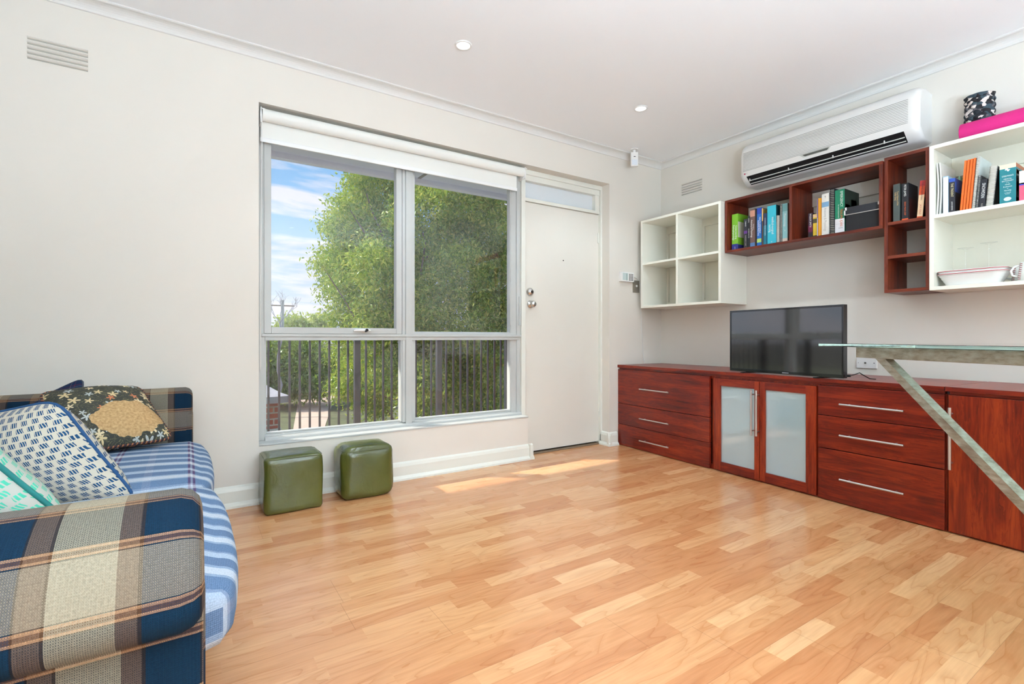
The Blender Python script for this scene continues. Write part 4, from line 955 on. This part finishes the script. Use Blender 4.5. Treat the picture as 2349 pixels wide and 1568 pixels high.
T = thing('motion_sensor', 'small white motion sensor hanging from the ceiling near the corner', 'sensor', (-.508, -.137, ZC))
bm = nbm(); cyl(bm, (-.508, -.137, ZC), (-.508, -.137, ZC - .008), .032, 24); cyl(bm, (-.508, -.137, ZC - .008), (-.508, -.137, ZC - .03), .012, 14); obj('bracket', bm, plastic, T)
Rm = Matrix.Translation((-.508, -.137, 0)) @ Matrix.Rotation(-.6, 4, 'Z')
bm = nbm(); box(bm, (-.031, -.016, ZC - .150), (.031, .016, ZC - .030), .006, Rm); obj('sensor_case', bm, plastic, T)
bm = nbm(); box(bm, (-.024, -.019, ZC - .142), (.024, -.015, ZC - .095), .003, Rm); obj('lens_window', bm, simple('sensor_lens', (226, 232, 238), .25), T)
bm = nbm(); box(bm, (-.008, -.0170, ZC - .072), (.008, -.0155, ZC - .066), 0, Rm); obj('indicator', bm, kk, T)

# ------------------------------------------------------------------ green cube stools
def puffbox(sx, sy, sz, n=10, r=.03, crown=(0, 0, 0), wob=0.0, seed=1):
    """rounded upholstered box centred in x,y with base at z=0; UVs in metres"""
    rnd = random.Random(seed); bm = nbm(); bmesh.ops.create_cube(bm, size=2.0)
    bmesh.ops.subdivide_edges(bm, edges=bm.edges, cuts=n, use_grid_fill=True)
    ph = [rnd.uniform(0, 6.28) for _ in range(6)]
    for v in bm.verts:
        c = v.co.copy(); o = Vector()
        h = (sx / 2, sy / 2, sz / 2)
        for i in range(3):
            # concentrate vertices toward the edges
            o[i] = math.copysign(abs(c[i]) ** .75, c[i]) * h[i]
        inn = Vector([max(-(h[i] - r), min(h[i] - r, o[i])) for i in range(3)]); d_ = o - inn
        if d_.length > 1e-9: o = inn + d_.normalized() * min(d_.length, r) if d_.length > r else o
        for i in range(3):
            if abs(abs(c[i]) - 1) < 1e-4 and crown[i]:
                k = 1
                for j in range(3):
                    if j != i: k *= (1 - abs(c[j]) ** 2.2)
                o[i] += math.copysign(crown[i] * k, c[i])
        if wob:
            o += Vector((math.sin(c.y * 5 + ph[0]) * math.sin(c.z * 4 + ph[1]), math.sin(c.x * 5 + ph[2]) * math.sin(c.z * 5 + ph[3]), .6 * math.sin(c.x * 4 + ph[4]) * math.sin(c.y * 4 + ph[5]))) * wob
        o.z += sz / 2; v.co = o
    ul = bm.loops.layers.uv.verify()
    for f in bm.faces:
        f.smooth = True; nn = f.normal; f.normal_update(); nn = f.normal; ax = max(range(3), key=lambda i: abs(nn[i]))
        for lp in f.loops:
            p = lp.vert.co
            if ax == 2: lp[ul].uv = (p.y, p.x)
            elif ax == 0: lp[ul].uv = (p.y, sx / 2 + (sz - p.z) if nn.x > 0 else -sx / 2 - (sz - p.z))
            else: lp[ul].uv = (p.z + .07, p.x)
    return bm
for (cx_, cy_, rz, sx, sy, sz, sd_, lab) in ((-3.272, -.158, .01, .296, .236, .303, 3, 'green leather cube stool on the left, nearer the sofa'),
                                         (-2.862, -.150, -.0, .300, .232, .300, 8, 'green leather cube stool on the right, more rounded')):
    T = thing('cube_stool', lab, 'stool', (cx_, cy_, 0), rz, group='green cube stools')
    bm = puffbox(sx, sy, sz, 12, .022 if sd_ == 3 else .04, (.004, .006, .006) if sd_ == 3 else (.008, .014, .014), .0025, sd_)
    for v in bm.verts: v.co.z = max(v.co.z, .001)
    obj('upholstery', bm, leather, T, world=False)
    bm = nbm(); hx, hy = sx / 2 - .006, sy / 2 - .006; rr = .03 if sd_ == 3 else .05
    tube(bm, [(x, y, sz - (.009 if sd_ == 3 else .018)) for x, y in rrect(0, 0, hx + .003, hy + .003, rr)], .0025, 6, closed=True); obj('seam', bm, leather, T, world=False)

# ------------------------------------------------------------------ sofa
SF = thing('sofa', 'plaid blue, cream and brown fabric sofa along the left wall', 'sofa', (-4.3, -1.2, 0))
def arm(y_in, y_out, zt, label):
    s = 1 if y_out > y_in else -1; Wd = abs(y_out - y_in)
    pr = [(0, .10), (0, .30), (0, .50), (0, .60), (.008, zt - .045), (.03, zt - .015), (.07, zt), (.12, zt + .002), (.17, zt - .010), (Wd - .045, zt - .035), (Wd - .015, zt - .075), (Wd, zt - .12), (Wd - .006, zt - .150), (Wd - .03, zt - .168), (Wd - .062, zt - .170)]
    # resample smooth
    P = [Vector((a, b)) for a, b in pr]; out = []
    for i in range(len(P) - 1):
        p0, p1, p2, p3 = P[max(i - 1, 0)], P[i], P[i + 1], P[min(i + 2, len(P) - 1)]
        for k in range(4):
            t_ = k / 4; out.append(.5 * ((2 * p1) + (p2 - p0) * t_ + (2 * p0 - 5 * p1 + 4 * p2 - p3) * t_ ** 2 + (3 * p1 - p0 - 3 * p2 + p3) * t_ ** 3))
    out.append(P[-1]); arc = [0]
    for a, b in zip(out, out[1:]): arc.append(arc[-1] + (b - a).length)
    cz = Vector((Wd * .5, zt - .10)); xf = -3.734
    sts = [(-4.80, 0)] + [(-4.80 + (xf - .03 + 4.80) * i / 14, 0) for i in range(1, 15)] + [(xf - .014, .006), (xf - .004, .018), (xf, .034)]
    bm = nbm(); ul = bm.loops.layers.uv.verify(); R = []
    for x, ins in sts:
        ring_ = []
        for p_ in out:
            d_ = p_ - cz; q_ = p_ - d_.normalized() * min(ins, d_.length * .5)
            ring_.append(bm.verts.new((x, y_in + s * q_.x, q_.y)))
        R.append(ring_)
    for (A, B), (xa, xb) in zip(zip(R, R[1:]), [(a[0], b[0]) for a, b in zip(sts, sts[1:])]):
        for k in range(len(A) - 1):
            f = bm.faces.new((A[k], A[k + 1], B[k + 1], B[k])); f.smooth = True
            for lp, c in zip(f.loops, ((xa, arc[k]), (xa, arc[k + 1]), (xb, arc[k + 1]), (xb, arc[k]))): lp[ul].uv = (-(c[0] + 3.740), c[1] - .039)
    for ring_ in (R[0], R[-1]):
        f = bm.faces.new(ring_ if ring_ is R[0] else ring_[::-1])
        for lp in f.loops: lp[ul].uv = (abs(lp.vert.co.y - y_in) * 1.0, lp.vert.co.z)
    a = obj('armrest', bm, plaid, SF)
    # outer panel under the roll
    yo = y_in + s * (Wd - .062)
    bm = nbm(); box(bm, (-4.80, min(y_in, yo) + .001, .06), (-3.732, max(y_in, yo) - .001, zt - .12), .012); ul = bm.loops.layers.uv.verify()
    for f in bm.faces:
        f.normal_update(); n_ = f.normal
        for lp in f.loops:
            p_ = lp.vert.co; lp[ul].uv = (-(p_.x + 3.722) - .017, -p_.z + .03) if abs(n_.x) < .7 else (p_.y, -p_.z)
    obj('arm_panel', bm, plaid, a)
arm(-2.075, -2.335, .685, 'near'); arm(-.275, -.035, .690, 'far')
def placed(bm, loc, rot=None):
    M = Matrix.Translation(loc) @ (rot or Matrix.Identity(4)); bmesh.ops.transform(bm, matrix=M, verts=bm.verts); return bm
obj('base', placed(puffbox(1.02, 1.80, .26, 6, .02), (-4.27, -1.175, .07)), plaid, SF)
obj('seat_cushion', placed(puffbox(.80, .872, .130, 12, .040, (.035, .004, .020)), (-4.10, -.722, .315)), plaids, SF)
o_ = obj('seat_cushion', placed(puffbox(.83, .872, .130, 12, .040, (.035, .004, .020)), (-4.10, -1.605, .320)), plaids, SF)
obj('backrest', placed(puffbox(.24, 2.26, .72, 8, .06), (-4.74, -1.185, .08), Matrix.Rotation(-.06, 4, 'Y')), plaid, SF)
for y in (-.72, -1.60):
    obj('back_cushion', placed(puffbox(.17, .86, .40, 8, .06, (.03, 0, .02)), (-4.555, y, .455), Matrix.Rotation(-.10, 4, 'Y')), plaid, SF)
for x in (-4.7, -3.82):
    for y in (-2.2, -.14):
        bm = nbm(); cyl(bm, (x, y, 0), (x, y, .075), .018, 12, .026); obj('foot', bm, simple('dark_wood_foot', (54, 34, 26), .5) if x == -4.7 and y == -2.2 else bpy.data.materials['dark_wood_foot'], SF)

# ------------------------------------------------------------------ scatter cushions
def pillow(name, label, A, B, Cc, T_, mat, cordm, cordr=.004, n=18, uvs=(1, 1), group='scatter cushions on the sofa', sag=.0, extra=None):
    """square cushion: A corner, B next corner, Cc the other neighbour; local thickness T_"""
    A, B, Cc = Vector(A), Vector(B), Vector(Cc); e1, e2 = B - A, Cc - A; nn = e1.cross(e2).normalized()
    ctr = A + (e1 + e2) / 2; T = thing(name, label, 'cushion', ctr, group=group)
    bm = nbm(); ul = bm.loops.layers.uv.verify()
    def pos(u, v, s):
        a, b = 2 * u - 1, 2 * v - 1
        k = max(0, (1 - abs(a) ** 2.4)) ** .62 * max(0, (1 - abs(b) ** 2.4)) ** .62
        # concave sides
        uu = .5 + (u - .5) * (1 - .055 * (1 - b * b)); vv = .5 + (v - .5) * (1 - .055 * (1 - a * a))
        ck = .05 * (abs(a) ** 6 * abs(b) ** 6); uu -= math.copysign(ck, a); vv -= math.copysign(ck, b)
        w = nn * (s * k * T_ / 2 + .006 * math.sin(5 * a + 2 * b) * k)
        return A + e1 * uu + e2 * vv + w
    G = {}
    for s in (1, -1):
        for i in range(n + 1):
            for j in range(n + 1):
                key = (i, j, 0 if i in (0, n) or j in (0, n) else s)
                if key not in G:
                    fu = .5 - .5 * math.cos(PI * i / n); fv = .5 - .5 * math.cos(PI * j / n); G[key] = (bm.verts.new(pos(fu, fv, s)), fu, fv)
        for i in range(n):
            for j in range(n):
                ks = [(i, j), (i + 1, j), (i + 1, j + 1), (i, j + 1)]; ks = ks if s == 1 else ks[::-1]
                vs = [G[(a, b, 0 if a in (0, n) or b in (0, n) else s)] for a, b in ks]
                f = bm.faces.new([v[0] for v in vs]); f.smooth = True
                for lp, v in zip(f.loops, vs): lp[ul].uv = (v[1] * uvs[0] + (0 if s == 1 else 3.37), v[2] * uvs[1])
    obj('cushion_cover', bm, mat, T)
    bm = nbm(); loop = []
    m_ = 14
    for (a0, b0, a1, b1) in ((0, 0, 1, 0), (1, 0, 1, 1), (1, 1, 0, 1), (0, 1, 0, 0)):
        for k in range(m_): f_ = k / m_; loop.append(pos(a0 + (a1 - a0) * f_, b0 + (b1 - b0) * f_, 0))
    tube(bm, loop, cordr, 8, closed=True, uv=True); obj('piping', bm, cordm, T)
    return T
# dark floral one leaning on the far arm: A = lower left, B = lower right, C = upper left
FL_A, FL_B, FL_C = Vector((-4.14, -.61, .485)), Vector((-3.80, -.47, .485)), Vector((-4.285, -.345, .715))
pillow('scatter_cushion', 'dark floral tapestry cushion with twisted cord edge leaning on the far arm', FL_A, FL_B, FL_C, .18, floral, rope, .0065)
# blue stroke cushion
pa = Vector((-4.094, -1.084, .752)); pb = pa + Vector((.215, -.086, -.335)); pc = pa + Vector((-.33, .18, -.07))
pillow('scatter_cushion', 'white cushion with blue brush strokes and navy piping in the middle of the sofa', pa, pb, pc, .27, bluepat, bluecord, .0055)
ga = Vector((-4.20, -1.64, .800)); gb = Vector((-3.96, -1.66, .500)); gc = ga + Vector((-.27, .20, -.09))
pillow('scatter_cushion', 'white cushion with pale green strokes and dark green piping behind the near arm', ga, gb, gc, .20, greenpat, greencord, .006)
navyp = m_plaid('navy_plaid_cushion', [(0, (26, 44, 74)), (.55, (96, 30, 44)), (.62, (26, 44, 74)), (.75, (90, 96, 110)), (.8, (26, 44, 74))], [(0, (24, 38, 64)), (.5, (96, 40, 50)), (.56, (24, 38, 64)), (.8, (120, 104, 96)), (.84, (24, 38, 64))], .17, .17)
pillow('scatter_cushion', 'navy plaid cushion in the far corner of the sofa behind the floral one', (-4.15, -.16, .765), (-4.15, -.36, .52), (-4.42, -.20, .62), .11, navyp, simple('navy_cord', (70, 74, 84), .8), .004)

# ------------------------------------------------------------------ glass table
P1 = Vector((-1.626, -2.163, 0)); dT = Vector((-.485, -.875, 0)).normalized(); wT = Vector((.875, -.485, 0)).normalized()
TB = thing('glass_table', 'tall glass-topped table with slanting worn steel legs at the right', 'table', P1 + dT * .9 + wT * .4, math.atan2(dT.y, dT.x))
def tl(s, w_, z): return P1 + dT * s + wT * w_ + Vector((0, 0, z))
MT = Matrix(((dT.x, wT.x, 0, P1.x), (dT.y, wT.y, 0, P1.y), (0, 0, 1, 0), (0, 0, 0, 1)))
bm = nbm(); box(bm, (0, 0, .907), (1.9, .80, .919), .0015, MT); obj('glass_top', bm, tglass, TB)
bm = nbm()
for w0 in (.03, .73): box(bm, (.16, w0, .868), (1.75, w0 + .035, .9065), .002, MT)
for s0_ in (.16, 1.715): box(bm, (s0_, .065, .868), (s0_ + .035, .73, .9065), .002, MT)
obj('top_frame', bm, steel, TB)
for w0 in (.03, .73):
    for (sa, sb) in ((.268, 1.35), (1.72, 1.38)):
        a, b = Vector((sa, 0, .868)), Vector((sb, 0, .0)); dd = (b - a).normalized(); px_ = Vector((-dd.z, 0, dd.x)) * .018
        bm = nbm(); prism(bm, [(a.x - .021, .868), (a.x + .021, .868), (b.x + .021, .0), (b.x - .021, .0)], 1, w0 + .002, w0 + .032)
        bmesh.ops.transform(bm, matrix=MT, verts=bm.verts); obj('leg', bm, steel, TB)
bm = nbm(); box(bm, (1.28, .065, .0), (1.42, .73, .03), .002, MT); obj('foot_rail', bm, steel, TB)

# ------------------------------------------------------------------ outside: balcony
GZ = -3.2
struct('balcony_floor', box(nbm(), (-6.5, .171, -.25), (2.5, 1.42, -.12)), concm)
bm = nbm(); box(bm, (-6.5, .171, 2.515), (2.5, 1.46, 2.62)); 
struct('balcony_ceiling', bm, soffm)
bm = nbm(); box(bm, (-6.5, 1.43, 2.468), (2.5, 1.50, 2.75)); struct('trim_7', bm, soffm)
struct('trim_8', box(nbm(), (-1.86, .172, 2.509), (-1.83, 1.43, 2.516)), simple('soffit_joint', (150, 154, 156), .7))
bm = nbm(); box(bm, (-6.5, .17, -.12), (-3.5, .25, 2.515)); box(bm, (-.6, .17, -.12), (2.5, .25, 2.515)); struct('wall_outside', bm, brickm_)
BR_ = thing('balcony_railing', 'dark metal balcony railing with upright bars outside the window', 'railing', (-2.3, 1.3, -.12))
bm = nbm(); box(bm, (-6.4, 1.275, .965), (2.4, 1.325, 1.0), .004); obj('handrail', bm, railp, BR_)
obj('bottom_rail', box(nbm(), (-6.4, 1.285, -.05), (2.4, 1.315, -.02)), railp, BR_)
posts = [-2.49 + k * .795 for k in range(-4, 6)]
for x in posts: obj('post', box(nbm(), (x - .026, 1.276, -.12), (x + .026, 1.324, .966), .003), railp, BR_)
nb = 0
for k, x in enumerate(posts[:-1]):
    if x < -4.2 or x > .5: continue
    for i in range(1, 10):
        xx = x + .0795 * i + .0; nb += 1
        if nb <= 99: obj('baluster', box(nbm(), (xx - .008, 1.292, -.021), (xx + .008, 1.308, .966)), railp, BR_)

# ------------------------------------------------------------------ outside: ground, house, trees
struct('ground', box(nbm(), (-60, 3, GZ - .2), (60, 90, GZ)), lawnm)
def quad_slab(name, pts, z0, z1, mat, kind='structure'):
    bm = nbm(); A = [bm.verts.new((*p_, z0)) for p_ in pts]; B = [bm.verts.new((*p_, z1)) for p_ in pts]; n = len(pts)
    bm.faces.new(A[::-1]); bm.faces.new(B)
    for i in range(n): bm.faces.new((A[i], A[(i + 1) % n], B[(i + 1) % n], B[i]))
    return struct(name, bm, mat)
a, b, c, d = at(668, 1000, 20), at(735, 1000, 20), at(775, 905, 42), at(690, 905, 42)
quad_slab('driveway', [(p_.x, p_.y) for p_ in (a, b, c, d)], GZ, GZ + .02, drivem)
# brick house at lower left
hc = at(640, 906, 14.0); rx, ry = Vector((1, .10, 0)).normalized(), Vector((-.10, 1, 0)).normalized()
MH = Matrix(((rx.x, ry.x, 0, hc.x), (rx.y, ry.y, 0, hc.y), (0, 0, 1, 0), (0, 0, 0, 1)))
H = thing('brick_house', 'neighbouring red brick house with a grey roof seen through the lower left pane', 'house', (hc.x - 2, hc.y + 3, GZ))
ez = hc.z
bm = nbm(); box(bm, (-7, 0, GZ), (0, 8, ez), 0, MH); obj('house_wall', bm, brickm_, H)
bm = nbm(); box(bm, (-7.1, -.05, GZ), (.05, 0, GZ + 1.6), 0, MH); obj('plinth', bm, simple('render_plinth', (176, 190, 186), .8), H)
bm = nbm(); v = [bm.verts.new(p_) for p_ in ((-7.5, -.45, ez), (.12, -.45, ez), (.12, 8.4, ez), (-7.5, 8.4, ez), (-5.2, 3.9, ez + 1.5), (-1.9, 3.9, ez + 1.5))]
for f in ((0, 1, 5, 4), (1, 2, 5), (2, 3, 4, 5), (3, 0, 4), (3, 2, 1, 0)): bm.faces.new([v[i] for i in f])
bmesh.ops.transform(bm, matrix=MH, verts=bm.verts); obj('roof', bm, roofm, H)
bm = nbm(); box(bm, (-7.55, -.52, ez - .16), (.17, -.42, ez + .02), 0, MH); box(bm, (.09, -.52, ez - .16), (.17, 8.4, ez + .02), 0, MH); obj('gutter', bm, simple('gutter_grey', (150, 152, 158), .5), H)

def leaves(blobs, n, L, Wd, seed, droop=.6, core=.35):
    """one mesh of n leaf blades scattered through ellipsoid blobs [(centre, (rx,ry,rz))]"""
    rng = np.random.default_rng(seed); vol = np.array([r[0] * r[1] * r[2] for _, r in blobs]) ** .67; pb_ = vol / vol.sum()
    idx = rng.choice(len(blobs), n, p=pb_); C_ = np.array([tuple(c_) for c_, _ in blobs])[idx]; Rr = np.array([r for _, r in blobs])[idx]
    d_ = rng.normal(size=(n, 3)); d_ /= np.linalg.norm(d_, axis=1, keepdims=True)
    # clumpy radius
    k = rng.uniform(0, 1, n) ** core; bumps = 1 + .13 * np.sin(d_[:, 0] * 7 + idx) * np.sin(d_[:, 1] * 6 + idx * 2) + .10 * np.sin(d_[:, 2] * 11 + idx * 3) + .07 * np.sin(d_[:, 0] * 19 + d_[:, 2] * 17)
    P_ = C_ + d_ * Rr * (k * bumps)[:, None]
    # blades grouped into hanging tufts
    ntuft = n // 26; tc = P_[rng.integers(0, n, ntuft)]; P_ = tc[rng.integers(0, ntuft, n)] + rng.normal(size=(n, 3)) * L * np.array([1.25, 1.25, .9])
    ax = rng.normal(size=(n, 3)) * .7 + np.array([0, 0, -droop]) + d_ * .25; ax /= np.linalg.norm(ax, axis=1, keepdims=True)
    sd2 = np.cross(ax, rng.normal(size=(n, 3))); sd2 /= np.linalg.norm(sd2, axis=1, keepdims=True)
    nr = np.cross(ax, sd2); l = L * rng.uniform(.6, 1.3, n)[:, None]; w_ = Wd * rng.uniform(.7, 1.2, n)[:, None]
    V = np.empty((n, 4, 3)); V[:, 0] = P_; V[:, 1] = P_ + ax * l * .45 + sd2 * w_ / 2 + nr * w_ * .12; V[:, 2] = P_ + ax * l; V[:, 3] = P_ + ax * l * .45 - sd2 * w_ / 2 + nr * w_ * .12
    me = bpy.data.meshes.new('foliage'); me.vertices.add(4 * n); me.vertices.foreach_set('co', V.ravel()); me.loops.add(4 * n); me.loops.foreach_set('vertex_index', np.arange(4 * n, dtype=np.int32))
    me.polygons.add(n); me.polygons.foreach_set('loop_start', np.arange(0, 4 * n, 4, dtype=np.int32)); me.polygons.foreach_set('loop_total', np.full(n, 4, dtype=np.int32)); me.update(calc_edges=True)
    return me
def meshobj(name, me, mat, parent):
    me.transform(ROOT[parent.name].inverted()); me.materials.append(mat); o = bpy.data.objects.new(name, me); COL.objects.link(o); o.parent = parent; ROOT[o.name] = ROOT[parent.name]; return o
def limb(bm, a, b, r0, r1, rnd, n=6, wob=.15):
    pts = [a.lerp(b, i / n) + Vector((rnd.uniform(-1, 1), rnd.uniform(-1, 1), rnd.uniform(-.5, .5))) * wob * (1 if 0 < i < n else 0) for i in range(n + 1)]
    tube(bm, pts, [r0 + (r1 - r0) * i / n for i in range(n + 1)], 7); return pts
def tree(label, spec, n, L, Wd, mat, seed, trunk=None, group='trees beyond the balcony', name='tree', droop=.6, core=.35):
    blobs = [(at(px, py, dp), (rp / FPX * dp, rp / FPX * dp * .9, rp / FPX * dp * kz)) for px, py, dp, rp, kz in spec]
    bx_ = trunk if trunk is not None else (blobs[0][0].x, blobs[0][0].y); base = Vector((bx_[0], bx_[1], GZ))
    T = thing(name, label, 'tree', base, group=group); rnd = random.Random(seed)
    bm = nbm(); top = max(c_.z for c_, _ in blobs); mid = Vector((base.x, base.y, GZ + (top - GZ) * .55)); limb(bm, base, mid, .16, .10, rnd, wob=.1)
    for c_, _ in blobs[:22]:
        st_ = base.lerp(mid, rnd.uniform(.35, 1)); limb(bm, st_, c_, .03, .008, rnd, wob=.12)
    obj('trunk', bm, bark, T)
    meshobj('foliage', leaves(blobs, n, L, Wd, seed, droop, core), mat, T); return T
spec = []
rnd = random.Random(5)
for (px, py, rp) in ((800, 470, 62), (770, 530, 50), (745, 515, 32), (730, 525, 22), (790, 600, 70), (735, 595, 42), (712, 607, 24), (760, 660, 55), (748, 640, 40), (790, 720, 68), (800, 790, 72), (770, 470, 36), (770, 870, 50),
                     (830, 410, 46), (880, 430, 60), (870, 520, 80), (870, 620, 85), (880, 720, 85), (890, 830, 90), (860, 900, 70), (950, 420, 60), (960, 500, 80), (960, 600, 90), (970, 700, 90), (980, 800, 90), (980, 900, 90),
                     (1040, 440, 70), (1050, 530, 85), (1060, 630, 90), (1070, 730, 90), (1060, 830, 90), (1080, 930, 90), (1130, 470, 70), (1140, 560, 90), (1150, 660, 90), (1160, 770, 90), (1160, 870, 90), (1220, 600, 90), (1230, 720, 90), (1230, 850, 90), (1180, 950, 80), (1010, 370, 70), (900, 360, 55), (1120, 380, 80)):
    if px < 830: px += 26
    spec.append((px, py, rnd.uniform(8.2, 9.8), rp * .84, 1.0))
tb = at(1010, 900, 9.4)
tree('very large leafy green tree filling the view through the window', spec, 180000, .082, .030, leafA, 11, (tb.x, tb.y))
tree('dark green bushy tree seen through the lower left pane above the brick house', [(620, 850, 30, 70, .9), (680, 830, 30.5, 70, .9), (740, 850, 30, 60, .9), (640, 815, 31, 40, .9), (700, 880, 30, 50, .7), (590, 830, 30, 60, 1)], 26000, .26, .11, leafB, 21, core=.3)
for k, (px, py, rp, lab) in enumerate(((676, 750, 15, 'distant pale green tree on the horizon, left of the pair'), (730, 742, 18, 'distant pale green tree on the horizon beside the big tree'))):
    tree(lab, [(px, py, 40 + 16 * k, rp, 1), (px - 12, py + 12, 40 + 16 * k, rp * .8, 1), (px + 12, py + 14, 40 + 16 * k, rp * .8, 1)], 5000, .4, .2, leafC, 31 + k)
# bare tree and power pole far away
bt_ = at(640, 745, 26)
T = thing('bare_tree', 'distant bare tree with thin branches at the left of the window', 'tree', (bt_.x, bt_.y, GZ))
rnd = random.Random(4); bm = nbm(); root_ = Vector((bt_.x, bt_.y, GZ)); fork = at(642, 742, 26); limb(bm, root_, fork, .07, .04, rnd)
def grow(p0, dr, ln, r_, dep):
    q_ = p0 + dr * ln; limb(bm, p0, q_, r_ * .6, r_ * .4, rnd, 3, .05)
    if dep:
        for _ in range(3): grow(q_ if rnd.random() < .6 else p0.lerp(q_, .6), (dr + Vector((rnd.uniform(-.8, .8), rnd.uniform(-.8, .8), rnd.uniform(-.25, .6)))).normalized(), ln * .68, r_ * .6, dep - 1)
for dx in (-.55, .1, .6): grow(fork, Vector((dx, 0, .85)).normalized(), .75, .035, 3)
obj('branches', bm, simple('grey_twigs', (150, 148, 154), .9), T)
pp = at(648, 745, 34)
T = thing('power_pole', 'distant wooden power pole with a crossarm behind the bare tree', 'pole', (pp.x, pp.y, GZ))
bm = nbm(); top = at(648, 688, 34); cyl(bm, (pp.x, pp.y, GZ), (pp.x, pp.y, top.z), .10, 10); obj('pole_shaft', bm, simple('pole_grey', (176, 178, 176), .9), T)
bm = nbm(); box(bm, (pp.x - .75, pp.y - .04, top.z - .42), (pp.x + .75, pp.y + .04, top.z - .34)); obj('crossarm', bm, bark, T)
